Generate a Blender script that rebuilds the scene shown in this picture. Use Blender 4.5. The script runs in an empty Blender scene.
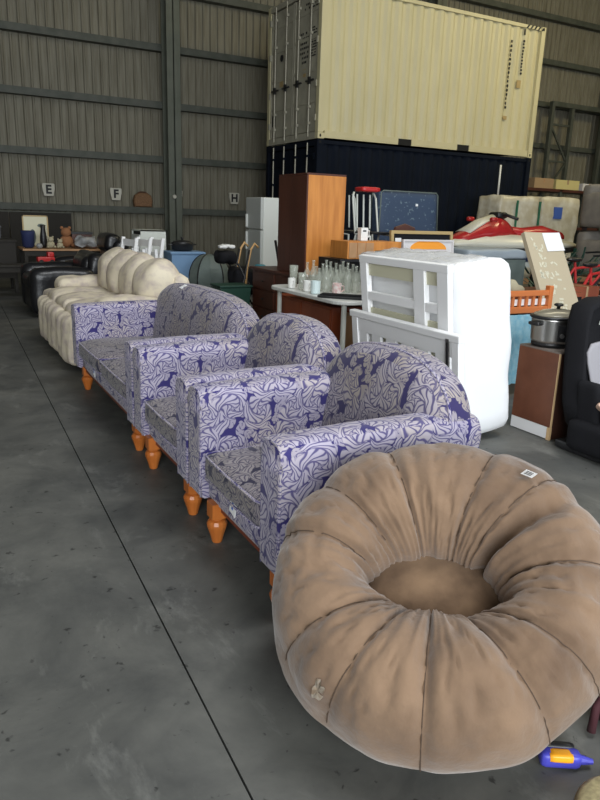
import bpy, bmesh, math, random
from mathutils import Vector, Matrix, noise
random.seed(7)
PI = math.pi
C = bpy.context.scene.collection
# ------------------------------------------------------------------ camera
f_px, pitch, roll, cam_h, yaw = 676.0, .267, .033, 1.37, .50
cp, sp, cy_, sy_ = math.cos(pitch), math.sin(pitch), math.cos(yaw), math.sin(yaw)
r0 = Vector((cy_, -sy_, 0)); fw = Vector((sy_, cy_, 0)); zz = Vector((0, 0, 1))
F = fw*cp - zz*sp; U0 = fw*sp + zz*cp
cr, sr = math.cos(roll), math.sin(roll)
Rv = r0*cr + U0*sr; Uv = U0*cr - r0*sr
cam = bpy.data.cameras.new('camera'); camo = bpy.data.objects.new('camera', cam); C.objects.link(camo)
M4 = Matrix((Rv, Uv, -F)).transposed().to_4x4(); M4.translation = (0, 0, cam_h); camo.matrix_world = M4
cam.sensor_fit = 'HORIZONTAL'; cam.sensor_width = 36; cam.lens = f_px/600*36; cam.clip_end = 200; cam.clip_start = .05
S = bpy.context.scene; S.camera = camo
# ------------------------------------------------------------------ world, lights, exposure
w = bpy.data.worlds.new('world'); S.world = w; w.use_nodes = True
bg = w.node_tree.nodes['Background']; bg.inputs[0].default_value = (.80, .90, 1, 1); bg.inputs[1].default_value = 1.3
def area(name, loc, target, sx, sy, power, col):
    l = bpy.data.lights.new(name, 'AREA'); l.shape = 'RECTANGLE'; l.size = sx; l.size_y = sy; l.energy = power; l.color = col
    o = bpy.data.objects.new(name, l); C.objects.link(o); o.location = loc
    o.rotation_euler = (Vector(target)-Vector(loc)).to_track_quat('-Z', 'Y').to_euler(); return o
# daylight coming through the open front of the shed behind the camera, and the skylight strips over the front bay
area('daylight_front_opening', (-1.0, -5.5, 2.9), (2.8, 4, .6), 9, 4.6, 880, (.93, .97, 1))
area('daylight_skylight', (3.4, .8, 8.3), (3.0, 2.2, 0), 5.0, 2.2, 420, (.96, .98, 1))
area('daylight_skylight_far', (9.5, 8.0, 8.3), (9.5, 9.0, 0), 6.0, 2.0, 125, (1, .90, .62))
area('lamp_high_bay', (16.5, 7.5, 8.3), (15.5, 14, 4.0), 1.2, 1.2, 230, (1, .86, .48))
S.view_settings.view_transform = 'Standard'; S.view_settings.look = 'None'
S.view_settings.exposure = 0.30; S.view_settings.gamma = 1; S.view_settings.use_curve_mapping = False

# ------------------------------------------------------------------ materials
def nt(name):
    m = bpy.data.materials.new(name); m.use_nodes = True; t = m.node_tree
    return m, t, t.nodes['Principled BSDF']
def N(t, ty, **k):
    n = t.nodes.new(ty)
    for a, b in k.items(): setattr(n, a, b)
    return n
def mat(name, col, rough=.6, metal=0, col2=None, scale=8, bump=0, bscale=None, alpha=1, sheen=0, stretch=None, detail=4, contrast=(.35, .65), trans=0, spec=None, emit=None):
    m, t, p = nt(name)
    p.inputs['Base Color'].default_value = (*col, 1); p.inputs['Roughness'].default_value = rough; p.inputs['Metallic'].default_value = metal
    if sheen: p.inputs['Sheen Weight'].default_value = sheen
    if trans: p.inputs['Transmission Weight'].default_value = trans; p.inputs['IOR'].default_value = 1.3
    if spec is not None: p.inputs['Specular IOR Level'].default_value = spec
    if alpha < 1: p.inputs['Alpha'].default_value = alpha
    tc = N(t, 'ShaderNodeTexCoord'); mp = N(t, 'ShaderNodeMapping'); t.links.new(tc.outputs['Object'], mp.inputs[0])
    if stretch: mp.inputs['Scale'].default_value = stretch
    if col2:
        n = N(t, 'ShaderNodeTexNoise'); n.inputs['Scale'].default_value = scale; n.inputs['Detail'].default_value = detail
        t.links.new(mp.outputs[0], n.inputs['Vector'])
        r = N(t, 'ShaderNodeValToRGB'); r.color_ramp.elements[0].position = contrast[0]; r.color_ramp.elements[1].position = contrast[1]
        r.color_ramp.elements[0].color = (*col, 1); r.color_ramp.elements[1].color = (*col2, 1)
        t.links.new(n.outputs[0], r.inputs[0]); t.links.new(r.outputs[0], p.inputs['Base Color'])
    if bump:
        n2 = N(t, 'ShaderNodeTexNoise'); n2.inputs['Scale'].default_value = bscale or scale*4; n2.inputs['Detail'].default_value = 3
        t.links.new(mp.outputs[0], n2.inputs['Vector'])
        b = N(t, 'ShaderNodeBump'); b.inputs['Strength'].default_value = bump; b.inputs['Distance'].default_value = .01
        t.links.new(n2.outputs[0], b.inputs['Height']); t.links.new(b.outputs[0], p.inputs['Normal'])
    return m

def math_(t, op, a, b=None, c=None):
    n = N(t, 'ShaderNodeMath', operation=op)
    for i, v in enumerate((a, b, c)):
        if v is None: continue
        if isinstance(v, (int, float)): n.inputs[i].default_value = v
        else: t.links.new(v, n.inputs[i])
    return n.outputs[0]

def damask(name, leaf, leaf2, ground, size=.135, worn=.0):
    """curling leaf fronds on a dark ground, woven in the flat of the cloth (UV in metres)"""
    m, t, p = nt(name); L = t.links
    uv = N(t, 'ShaderNodeUVMap'); uv.uv_map = 'UVMap'
    mp = N(t, 'ShaderNodeMapping'); s = 1/size; mp.inputs['Scale'].default_value = (s, s, s); L.new(uv.outputs[0], mp.inputs[0])
    wn = N(t, 'ShaderNodeTexNoise', noise_dimensions='2D'); wn.inputs['Scale'].default_value = 1.3; wn.inputs['Detail'].default_value = 1
    L.new(mp.outputs[0], wn.inputs['Vector'])
    vm = N(t, 'ShaderNodeVectorMath', operation='MULTIPLY_ADD'); L.new(wn.outputs['Color'], vm.inputs[0])
    vm.inputs[1].default_value = (.45, .45, 0); L.new(mp.outputs[0], vm.inputs[2])
    def layer(scale, lobes, swirl, ring, thr, seed):
        mv = N(t, 'ShaderNodeMapping'); mv.inputs['Location'].default_value = (seed, seed*.7, 0); mv.inputs['Scale'].default_value = (scale,)*3
        L.new(vm.outputs[0], mv.inputs[0])
        v = N(t, 'ShaderNodeTexVoronoi', voronoi_dimensions='2D'); v.inputs['Scale'].default_value = 1; v.inputs['Randomness'].default_value = .75
        L.new(mv.outputs[0], v.inputs['Vector'])
        sub = N(t, 'ShaderNodeVectorMath', operation='SUBTRACT'); L.new(mv.outputs[0], sub.inputs[0]); L.new(v.outputs['Position'], sub.inputs[1])
        sx = N(t, 'ShaderNodeSeparateXYZ'); L.new(sub.outputs[0], sx.inputs[0])
        sc = N(t, 'ShaderNodeSeparateColor'); L.new(v.outputs['Color'], sc.inputs[0])
        # pivot the fan sideways of the cell's centre so the fronds curl
        px = math_(t, 'ADD', sx.outputs[0], math_(t, 'MULTIPLY', math_(t, 'SUBTRACT', sc.outputs[0], .5), .55))
        py = math_(t, 'ADD', sx.outputs[1], math_(t, 'MULTIPLY', math_(t, 'SUBTRACT', sc.outputs[1], .5), .55))
        d = math_(t, 'SQRT', math_(t, 'ADD', math_(t, 'MULTIPLY', px, px), math_(t, 'MULTIPLY', py, py)))
        a = math_(t, 'ARCTAN2', py, px)
        sw = math_(t, 'MULTIPLY', d, math_(t, 'MULTIPLY', math_(t, 'SUBTRACT', math_(t, 'GREATER_THAN', sc.outputs[2], .5), .5), swirl*2))
        fr = math_(t, 'ABSOLUTE', math_(t, 'SINE', math_(t, 'ADD', math_(t, 'MULTIPLY', a, lobes/2), sw)))
        # frilled outline of the leaf, and comb-like arcs following the frill
        o = math_(t, 'SUBTRACT', math_(t, 'ADD', thr, math_(t, 'MULTIPLY', fr, .16)), v.outputs['Distance'])
        rg = math_(t, 'ABSOLUTE', math_(t, 'SINE', math_(t, 'ADD', math_(t, 'MULTIPLY', d, ring), math_(t, 'MULTIPLY', fr, 2.2))))
        def ss(x, lo, hi):
            mr = N(t, 'ShaderNodeMapRange', interpolation_type='SMOOTHSTEP'); L.new(x, mr.inputs[0]); mr.inputs[1].default_value = lo; mr.inputs[2].default_value = hi
            return mr.outputs[0]
        return math_(t, 'MULTIPLY', ss(o, -.02, .03), ss(math_(t, 'ADD', fr, math_(t, 'MULTIPLY', math_(t, 'SUBTRACT', .5, d), .5)), .02, .14)), math_(t, 'MULTIPLY', ss(fr, .05, .45), ss(rg, .22, .72))
    a, va = layer(1.0, 4, 8.0, 27, .43, 0)
    b, vb = layer(2.3, 3, 5.0, 12, .35, 3.7)
    k = math_(t, 'MAXIMUM', a, math_(t, 'MULTIPLY', b, .8))
    vein = math_(t, 'MAXIMUM', va, math_(t, 'MULTIPLY', math_(t, 'SUBTRACT', 1, a), vb))
    big = N(t, 'ShaderNodeTexNoise', noise_dimensions='2D'); big.inputs['Scale'].default_value = 4.5; L.new(uv.outputs[0], big.inputs['Vector'])
    r = N(t, 'ShaderNodeValToRGB'); r.color_ramp.elements[0].position = .38; r.color_ramp.elements[1].position = .62
    r.color_ramp.elements[0].color = (*leaf, 1); r.color_ramp.elements[1].color = (*leaf2, 1); L.new(big.outputs[0], r.inputs[0])
    vx = N(t, 'ShaderNodeMix', data_type='RGBA'); L.new(vein, vx.inputs['Factor']); vx.inputs['A'].default_value = (leaf[0]*.20+ground[0]*.3, leaf[1]*.19+ground[1]*.3, leaf[2]*.27+ground[2]*.5, 1); L.new(r.outputs[0], vx.inputs['B'])
    mx = N(t, 'ShaderNodeMix', data_type='RGBA'); L.new(k, mx.inputs['Factor']); mx.inputs['A'].default_value = (*ground, 1); L.new(vx.outputs['Result'], mx.inputs['B'])
    L.new(mx.outputs['Result'], p.inputs['Base Color'])
    p.inputs['Roughness'].default_value = .78; p.inputs['Sheen Weight'].default_value = .15; p.inputs['Specular IOR Level'].default_value = .25
    bp = N(t, 'ShaderNodeBump'); bp.inputs['Strength'].default_value = .35; bp.inputs['Distance'].default_value = .003; L.new(k, bp.inputs['Height']); L.new(bp.outputs[0], p.inputs['Normal'])
    return m

M = {}
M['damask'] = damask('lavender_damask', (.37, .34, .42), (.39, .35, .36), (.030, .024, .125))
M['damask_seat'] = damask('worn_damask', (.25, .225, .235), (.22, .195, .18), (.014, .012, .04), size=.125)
M['orange_wood'] = mat('orange_varnished_wood', (.55, .17, .035), .3, col2=(.40, .11, .02), scale=14, stretch=(1, 1, .3))
M['red_wood'] = mat('red_stained_wood', (.16, .035, .015), .4)
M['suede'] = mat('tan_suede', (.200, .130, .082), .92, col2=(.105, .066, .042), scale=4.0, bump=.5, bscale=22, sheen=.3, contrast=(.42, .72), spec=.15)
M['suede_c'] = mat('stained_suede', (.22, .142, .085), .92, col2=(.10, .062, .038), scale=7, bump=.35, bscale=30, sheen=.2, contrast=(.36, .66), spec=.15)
M['thread'] = mat('brown_thread', (.075, .047, .03), .9)
M['white'] = mat('white_paper', (.80, .80, .80), .6)
M['worn_patch'] = mat('pale_torn_suede', (.52, .46, .38), .9, col2=(.33, .24, .16), scale=60)
M['blue_ink'] = mat('blue_print', (.05, .12, .45), .6)
M['black_ink'] = mat('black_print', (.01, .01, .01), .6)

# floor: grimy power-trowelled concrete
def concrete():
    m, t, p = nt('grey_concrete'); L = t.links
    tc = N(t, 'ShaderNodeTexCoord')
    def nz(sc, det, rgh=.6, st=(1, 1, 1)):
        mp = N(t, 'ShaderNodeMapping'); mp.inputs['Scale'].default_value = st; L.new(tc.outputs['Object'], mp.inputs[0])
        n = N(t, 'ShaderNodeTexNoise'); n.inputs['Scale'].default_value = sc; n.inputs['Detail'].default_value = det; n.inputs['Roughness'].default_value = rgh
        n.inputs['Distortion'].default_value = .4; L.new(mp.outputs[0], n.inputs['Vector']); return n.outputs[0]
    def ramp(x, stops):
        r = N(t, 'ShaderNodeValToRGB'); e = r.color_ramp.elements
        e[0].position, e[0].color = stops[0][0], (*stops[0][1], 1); e[1].position, e[1].color = stops[-1][0], (*stops[-1][1], 1)
        for q, c in stops[1:-1]:
            k = e.new(q); k.color = (*c, 1)
        L.new(x, r.inputs[0]); return r.outputs[0]
    base = ramp(nz(2.2, 8, .65), [(.30, (.046, .048, .046)), (.5, (.084, .085, .078)), (.68, (.120, .120, .108))])
    scuff = ramp(nz(5, 10, .7, (1, .45, 1)), [(.56, (0, 0, 0)), (.74, (.10, .10, .092))])
    mx = N(t, 'ShaderNodeMix', data_type='RGBA', blend_type='ADD'); mx.inputs['Factor'].default_value = .8; L.new(base, mx.inputs['A']); L.new(scuff, mx.inputs['B'])
    spk = ramp(nz(26, 3, .5), [(.28, (.35, .35, .35)), (.34, (1, 1, 1))])
    m2 = N(t, 'ShaderNodeMix', data_type='RGBA', blend_type='MULTIPLY'); m2.inputs['Factor'].default_value = 1; L.new(mx.outputs['Result'], m2.inputs['A']); L.new(spk, m2.inputs['B'])
    L.new(m2.outputs['Result'], p.inputs['Base Color'])
    rr = N(t, 'ShaderNodeMapRange'); L.new(nz(3, 5), rr.inputs[0]); rr.inputs[3].default_value = .38; rr.inputs[4].default_value = .75; L.new(rr.outputs[0], p.inputs['Roughness'])
    b = N(t, 'ShaderNodeBump'); b.inputs['Strength'].default_value = .25; b.inputs['Distance'].default_value = .004; L.new(nz(14, 8), b.inputs['Height']); L.new(b.outputs[0], p.inputs['Normal'])
    return m
M['concrete'] = concrete()
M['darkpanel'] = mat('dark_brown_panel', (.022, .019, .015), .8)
M['joint'] = mat('joint_filler', (.006, .006, .006), .9)
M['sheet'] = mat('dusty_steel_sheet', (.150, .136, .095), .65, metal=0, col2=(.215, .20, .15), scale=3.5, stretch=(5, 1, .35), detail=6)
M['girt'] = mat('dull_green_steel', (.055, .062, .048), .6, col2=(.08, .085, .068), scale=5)
M['column'] = mat('painted_grey_green_steel', (.088, .098, .072), .55, col2=(.11, .118, .09), scale=3)
M['ceiling'] = mat('ceiling_sheet', (.30, .30, .27), .7)
M['cream'] = mat('cream_container_paint', (.60, .54, .33), .5, col2=(.53, .48, .29), scale=2, stretch=(1, 1, .4), contrast=(.3, .75))
M['cream_grey'] = mat('grey_cream_paint', (.42, .40, .31), .6, col2=(.34, .32, .25), scale=4)  # darker, greyer cream for the door end
M['navy'] = mat('navy_container_paint', (.003, .0055, .012), .85, col2=(.005, .008, .016), spec=.15, scale=2)
M['rod'] = mat('galvanised_rod', (.36, .34, .27), .45, metal=.4)
M['dark'] = mat('dark_opening', (.008, .008, .008), .9)
M['black_gloss'] = mat('black_leather', (.008, .008, .010), .32, bump=.3, bscale=14)
M['black'] = mat('black_plastic', (.012, .012, .013), .4)
M['blackmatte'] = mat('black_fabric', (.009, .009, .011), .85, bump=.2, bscale=60, spec=.2)
M['floral'] = mat('cream_floral_cloth', (.62, .55, .42), .85, col2=(.44, .37, .33), scale=11, contrast=(.44, .70), bump=.3, bscale=16, detail=3)
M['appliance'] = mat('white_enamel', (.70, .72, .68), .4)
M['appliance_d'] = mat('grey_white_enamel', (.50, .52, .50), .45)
M['melamine'] = mat('pale_melamine', (.62, .65, .60), .5)
M['darkwood'] = mat('dark_red_brown_wood', (.085, .026, .014), .45, col2=(.060, .018, .010), scale=5, stretch=(1, 1, .2))
M['pine'] = mat('orange_pine_veneer', (.58, .235, .05), .45, col2=(.44, .16, .03), scale=6, stretch=(3, 3, .3), detail=6)
M['redpanel'] = mat('mahogany_panel', (.27, .065, .025), .4, col2=(.20, .045, .018), scale=5, stretch=(1, 1, .3))
M['tan_wood'] = mat('tan_board', (.42, .24, .12), .6, col2=(.34, .19, .09), scale=8)
M['table_white'] = mat('grey_white_laminate', (.60, .61, .58), .35)
M['steel_paint'] = mat('pale_grey_tube', (.55, .57, .52), .4)
M['glass'] = mat('clear_glass', (.50, .53, .46), .08, alpha=.34, spec=.9)
M['cup'] = mat('white_ceramic', (.75, .75, .72), .3)
M['white_paint'] = mat('white_cot_paint', (.88, .88, .88), .45)
M['slat'] = mat('cream_slat', (.62, .60, .44), .6)
M['sheet_white'] = mat('white_mattress_cloth', (.82, .83, .84), .8, bump=.35, bscale=7)
M['plastic_wrap'] = mat('clear_plastic_wrap', (.62, .62, .62), .25, alpha=.55, bump=.8, bscale=20)
M['quilt'] = mat('pale_blue_quilt', (.28, .58, .72), .85, col2=(.42, .68, .78), scale=25, bump=.4, bscale=35)
M['cot_orange'] = mat('orange_cot_wood', (.55, .16, .04), .4)
M['spk_brown'] = mat('scuffed_brown_veneer', (.17, .062, .032), .5, col2=(.13, .045, .023), scale=7)
M['spk_dark'] = mat('dark_brown_veneer', (.060, .024, .016), .5)
M['chip'] = mat('raw_chipboard', (.62, .42, .22), .8)
M['top_grey'] = mat('grey_brown_top', (.17, .14, .12), .5)
M['steel'] = mat('brushed_steel', (.55, .54, .52), .28, metal=1, bump=.05, bscale=80, stretch=(1, 1, 30))
M['lidglass'] = mat('smoked_glass_lid', (.22, .20, .15), .12)
M['seatgrey'] = mat('grey_mesh_fabric', (.30, .29, .31), .8)
M['navy_cloth'] = mat('navy_patterned_ticking', (.030, .052, .095), .7, col2=(.12, .17, .20), scale=22, contrast=(.62, .70), detail=2)
M['navy_plain'] = mat('navy_fabric', (.012, .020, .075), .8)
M['gold'] = mat('gold_frame', (.42, .30, .13), .45)
M['print_bg'] = mat('pale_print', (.62, .60, .60), .6)
M['orange'] = mat('orange_print', (.85, .32, .03), .6)
M['jet_red'] = mat('red_hull_paint', (.42, .020, .022), .25)
M['jet_white'] = mat('white_hull_paint', (.66, .64, .54), .3)
M['wrap'] = mat('cloudy_plastic_over_beige', (.50, .45, .33), .4, col2=(.64, .61, .52), scale=4, contrast=(.4, .62), bump=.9, bscale=9)
M['green'] = mat('green_strap', (.02, .14, .08), .6)
M['board'] = mat('beige_board', (.46, .39, .27), .6)
M['board_pat'] = mat('cream_leaf_pattern', (.60, .57, .44), .6)
M['greysofa'] = mat('grey_brown_velour', (.19, .17, .14), .85, col2=(.15, .135, .115), scale=6)
M['bluebox'] = mat('blue_plastic', (.17, .29, .46), .45)
M['tent'] = mat('grey_green_cloth', (.13, .16, .145), .6, col2=(.085, .11, .10), scale=4)
M['teal'] = mat('teal_plastic', (.04, .20, .25), .5)
M['dgreen'] = mat('dark_green_plastic', (.010, .045, .030), .5)
M['lightwood'] = mat('light_bentwood', (.50, .30, .12), .45)
M['wicker'] = mat('brown_wicker', (.23, .125, .06), .8, col2=(.15, .075, .035), scale=30)
M['yellow'] = mat('pale_yellow_card', (.58, .50, .22), .7)
M['cardboard'] = mat('brown_cardboard', (.36, .24, .13), .8)
M['sign'] = mat('cream_sign_plastic', (.52, .50, .42), .5)
M['toy_red'] = mat('red_plastic', (.48, .02, .02), .4)
M['toy_blue'] = mat('blue_toy_plastic', (.06, .06, .42), .35)
M['toy_orange'] = mat('orange_toy_plastic', (.90, .38, .02), .35)
M['toy_pink'] = mat('pink_plastic', (.60, .20, .24), .5)
M['toy_grey'] = mat('grey_plastic_bag', (.26, .26, .26), .35, bump=.8, bscale=30)
M['plush_tan'] = mat('tan_plush', (.26, .115, .05), .9)
M['plush_cream'] = mat('cream_plush', (.38, .34, .23), .9)
M['maroon'] = mat('maroon_fabric', (.045, .008, .012), .85)
M['straw'] = mat('straw', (.46, .40, .22), .8, col2=(.28, .24, .13), scale=60)
M['pink_cloth'] = mat('crumpled_beige_paper', (.62, .44, .34), .8, col2=(.42, .26, .18), scale=30)

# ------------------------------------------------------------------ mesh helpers
def bmn(): return bmesh.new()
def xf(v, rot=None, loc=None):
    v = Vector(v)
    if rot: v = rot @ v
    if loc: v = v + Vector(loc)
    return v
def box(bm, c, s, rz=0, rot=None):
    m = Matrix.Translation(c) @ (rot.to_4x4() if rot else Matrix.Rotation(rz, 4, 'Z')) @ Matrix.Diagonal((*s, 1))
    return bmesh.ops.create_cube(bm, size=1, matrix=m)['verts']
def bx(bm, x0, x1, y0, y1, z0, z1): return box(bm, ((x0+x1)/2, (y0+y1)/2, (z0+z1)/2), (abs(x1-x0), abs(y1-y0), abs(z1-z0)))
def bar(bm, a, b, r, r2=None, seg=10):
    a, b = Vector(a), Vector(b); d = b-a
    m = Matrix.Translation((a+b)/2) @ d.to_track_quat('Z', 'Y').to_matrix().to_4x4()
    return bmesh.ops.create_cone(bm, cap_ends=True, segments=seg, radius1=r, radius2=r if r2 is None else r2, depth=d.length, matrix=m)['verts']
def beam(bm, a, b, wx, wy):
    a, b = Vector(a), Vector(b); d = b-a
    m = Matrix.Translation((a+b)/2) @ d.to_track_quat('Z', 'Y').to_matrix().to_4x4() @ Matrix.Diagonal((wx, wy, d.length, 1))
    return bmesh.ops.create_cube(bm, size=1, matrix=m)['verts']
def lathe(bm, prof, c=(0, 0, 0), seg=20, rot=None):
    rings = []
    for r, z in prof:
        rings.append([bm.verts.new(xf((max(r, 1e-4)*math.cos(2*PI*i/seg), max(r, 1e-4)*math.sin(2*PI*i/seg), z), rot, c)) for i in range(seg)])
    for a, b in zip(rings, rings[1:]):
        for i in range(seg): bm.faces.new((a[i], a[(i+1) % seg], b[(i+1) % seg], b[i]))
    if prof[0][0] > 1e-3: bm.faces.new(rings[0][::-1])
    if prof[-1][0] > 1e-3: bm.faces.new(rings[-1])
def tube(bm, pts, r, seg=8):
    pts = [Vector(p) for p in pts]; rings = []
    for i, p in enumerate(pts):
        d = (pts[min(i+1, len(pts)-1)]-pts[max(i-1, 0)]).normalized(); q = d.to_track_quat('Z', 'Y').to_matrix()
        rr = r[i] if isinstance(r, (list, tuple)) else r
        rings.append([bm.verts.new(p + q @ Vector((rr*math.cos(2*PI*k/seg), rr*math.sin(2*PI*k/seg), 0))) for k in range(seg)])
    for a, b in zip(rings, rings[1:]):
        for k in range(seg): bm.faces.new((a[k], a[(k+1) % seg], b[(k+1) % seg], b[k]))
    bm.faces.new(rings[0][::-1]); bm.faces.new(rings[-1])
def loft(bm, outline, layers, axis='x', cen=None, fn=None):
    """stack copies of a closed 2D outline; layers = (offset, scale). axis = direction of stacking"""
    n = len(outline)
    c = cen or (sum(p[0] for p in outline)/n, sum(p[1] for p in outline)/n); rings = []
    for off, s in layers:
        ring = []
        for a, b in outline:
            u, v = c[0]+(a-c[0])*s, c[1]+(b-c[1])*s
            q = {'x': (off, u, v), 'y': (u, off, v), 'z': (u, v, off)}[axis]
            ring.append(bm.verts.new(fn(q) if fn else q))
        rings.append(ring)
    for a, b in zip(rings, rings[1:]):
        for k in range(n): bm.faces.new((a[k], a[(k+1) % n], b[(k+1) % n], b[k]))
    bm.faces.new(rings[0][::-1]); bm.faces.new(rings[-1])
def rbox(bm, c, s, r=.04, cuts=8, puff=(0, 0, 0), rot=None, nz=0, nsc=4, seed=0, fn=None):
    b2 = bmesh.new(); bmesh.ops.create_cube(b2, size=1); bmesh.ops.subdivide_edges(b2, edges=b2.edges[:], cuts=cuts, use_grid_fill=True)
    h = Vector(s)/2; vm = {}
    r = min(r, min(h)*.98)
    for v in b2.verts:
        p = Vector((v.co.x*s[0], v.co.y*s[1], v.co.z*s[2]))
        # pull the grid lines next to an edge out to where the rounding begins
        inn = Vector([max(-h[i]+r, min(h[i]-r, p[i])) for i in range(3)]); d = p-inn
        if d.length > 1e-9: p = inn + d.normalized()*r
        q = [max(-1, min(1, p[i]/h[i])) for i in range(3)]
        for i in range(3):
            j, k = (i+1) % 3, (i+2) % 3
            p[i] += puff[i]*q[i]*(1-q[j]**2)*(1-q[k]**2)
        if nz:
            p += noise.noise_vector((p+Vector((seed*3.1, seed, 0)))*nsc)*nz
        if fn: p = Vector(fn(p))
        vm[v] = bm.verts.new(xf(p, rot, c))
    for fc in b2.faces: bm.faces.new([vm[v] for v in fc.verts])
    b2.free()
def ellip(bm, c, s, rot=None, u=16, v=10, nz=0, nsc=6, seed=0):
    m = Matrix.Translation(c) @ (rot.to_4x4() if rot else Matrix()) @ Matrix.Diagonal((*s, 1))
    vs = bmesh.ops.create_uvsphere(bm, u_segments=u, v_segments=v, radius=1, matrix=m)['verts']
    if nz:
        for q in vs: q.co += noise.noise_vector((q.co+Vector((seed, 0, seed)))*nsc)*nz
def obj(name, bm, m, parent=None, loc=None, smooth=False, bevel=0, weld=False, rz=0):
    me = bpy.data.meshes.new(name)
    bmesh.ops.recalc_face_normals(bm, faces=bm.faces[:])
    uv = bm.loops.layers.uv.new('UVMap')
    for fc in bm.faces:
        n = fc.normal; ax = max(range(3), key=lambda i: abs(n[i])*(1.0 if i != 2 else 1.05)); fc.smooth = smooth
        for l in fc.loops:
            co = l.vert.co; l[uv].uv = ((co.y, co.z), (co.x, co.z), (co.x, co.y))[ax]
    bm.to_mesh(me); bm.free()
    me.materials.append(M[m] if isinstance(m, str) else m)
    o = bpy.data.objects.new(name, me); C.objects.link(o)
    if parent: o.parent = parent
    if loc: o.location = loc
    if rz: o.rotation_euler[2] = rz
    if bevel:
        b = o.modifiers.new('bevel', 'BEVEL'); b.width = bevel; b.segments = 2; b.limit_method = 'ANGLE'
    return o
def tag(o, label, cat, group=None, kind=None):
    o['label'] = label; o['category'] = cat
    if group: o['group'] = group
    if kind: o['kind'] = kind
    return o
def thing(name, label, cat, loc=(0, 0, 0), rz=0, group=None):
    o = bpy.data.objects.new(name, None); C.objects.link(o); o.location = loc; o.rotation_euler = (0, 0, rz); o.empty_display_size = .1
    return tag(o, label, cat, group)
def struct(name, bm, m, **k):
    o = obj(name, bm, m, **k); o['kind'] = 'structure'; return o
def dup(root, loc, rz=None, label=None, group=None):
    r = root.copy(); C.objects.link(r); r.location = loc
    if rz is not None: r.rotation_euler = (0, 0, rz)
    if label: r['label'] = label
    if group: r['group'] = group
    for ch in list(root.children):
        c = ch.copy(); C.objects.link(c); c.parent = r
        for g in ch.children:
            d = g.copy(); C.objects.link(d); d.parent = c
    return r
def textmesh(name, s, size, m, parent, mw, ext=.002, off=0):
    cu = bpy.data.curves.new(name, 'FONT'); cu.body = s; cu.size = size; cu.extrude = ext; cu.offset = off; cu.align_x = 'CENTER'; cu.align_y = 'CENTER'
    t = bpy.data.objects.new(name, cu); C.objects.link(t)
    dg = bpy.context.evaluated_depsgraph_get(); me = bpy.data.meshes.new_from_object(t.evaluated_get(dg))
    bpy.data.objects.remove(t); me.materials.clear(); me.materials.append(M[m])
    me.transform(mw)
    o = bpy.data.objects.new(name, me); C.objects.link(o); o.parent = parent; return o

# ------------------------------------------------------------------ the setting
WY = 17.0
XJ0, XJ1 = .56, .70      # joint line drifts slightly
def jx(y): return .527 + .0289*y
for side in (0, 1):
    bm = bmn(); y0, y1 = -9, 17.3
    a = [(-5, y0), (jx(y0)-.003, y0), (jx(y1)-.003, y1), (-5, y1)] if side == 0 else [(jx(y0)+.003, y0), (24, y0), (24, y1), (jx(y1)+.003, y1)]
    lo = [bm.verts.new((x, y, -.12)) for x, y in a]; hi = [bm.verts.new((x, y, 0)) for x, y in a]
    bm.faces.new(lo[::-1]); bm.faces.new(hi)
    for i in range(4): bm.faces.new((lo[i], lo[(i+1) % 4], hi[(i+1) % 4], hi[i]))
    struct('floor', bm, 'concrete')
bm = bmn(); bx(bm, -5, 24, -9, 17.3, -.2, -.13); struct('floor', bm, 'joint')

# back wall of ribbed steel sheet
bm = bmn(); prof = []; x = -5.0
while x < 24: prof += [(x, 0), (x+.11, 0), (x+.128, -.032), (x+.158, -.032), (x+.176, 0)]; x += .19
for dz0, dz1 in ((0, 10.2),):
    lo = [bm.verts.new((a, WY+.1+b, dz0)) for a, b in prof]; hi = [bm.verts.new((a, WY+.1+b, dz1)) for a, b in prof]
    for i in range(len(prof)-1): bm.faces.new((lo[i], lo[i+1], hi[i+1], hi[i]))
bx(bm, -5, 24, WY+.14, WY+.24, 0, 10.2)
struct('wall_back', bm, 'sheet')
bm = bmn(); bx(bm, -5.2, -5, -9, 17.3, 0, 10.2); struct('wall_left', bm, 'sheet')
bm = bmn(); bx(bm, 24, 24.2, -9, 17.3, 0, 10.2); struct('wall_right', bm, 'sheet')
bm = bmn(); bx(bm, -5.2, 24.2, -9, 17.3, 9.9, 10.1); struct('ceiling', bm, 'ceiling')
bm = bmn(); bx(bm, -5.2, 24.2, -9.2, -9, 5.6, 10.2); struct('wall_front', bm, 'sheet')
# girts: C channels along the wall, bay by bay
cols = [-1.9, 5.38, 13.0, 20.5]
n = 1
for z in (1.36, 2.56, 3.78, 5.02, 6.25, 7.5, 8.75):
    for a, b in zip([-5]+cols, cols+[24]):
        bm = bmn(); x0, x1 = a+.02, b-.02
        bx(bm, x0, x1, WY-.14, WY-.125, z-.075, z+.075); bx(bm, x0, x1, WY-.14, WY+.06, z+.062, z+.075); bx(bm, x0, x1, WY-.14, WY+.06, z-.075, z-.062)
        o = struct('trim_%d' % n, bm, 'girt'); n += 1
for x in cols:
    bm = bmn(); bx(bm, x-.16, x+.16, 16.44, 16.47, 0, 9.9); bx(bm, x-.16, x+.16, 16.82, 16.85, 0, 9.9); bx(bm, x-.012, x+.012, 16.44, 16.85, 0, 9.9)
    struct('trim_%d' % n, bm, 'column'); n += 1
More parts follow.
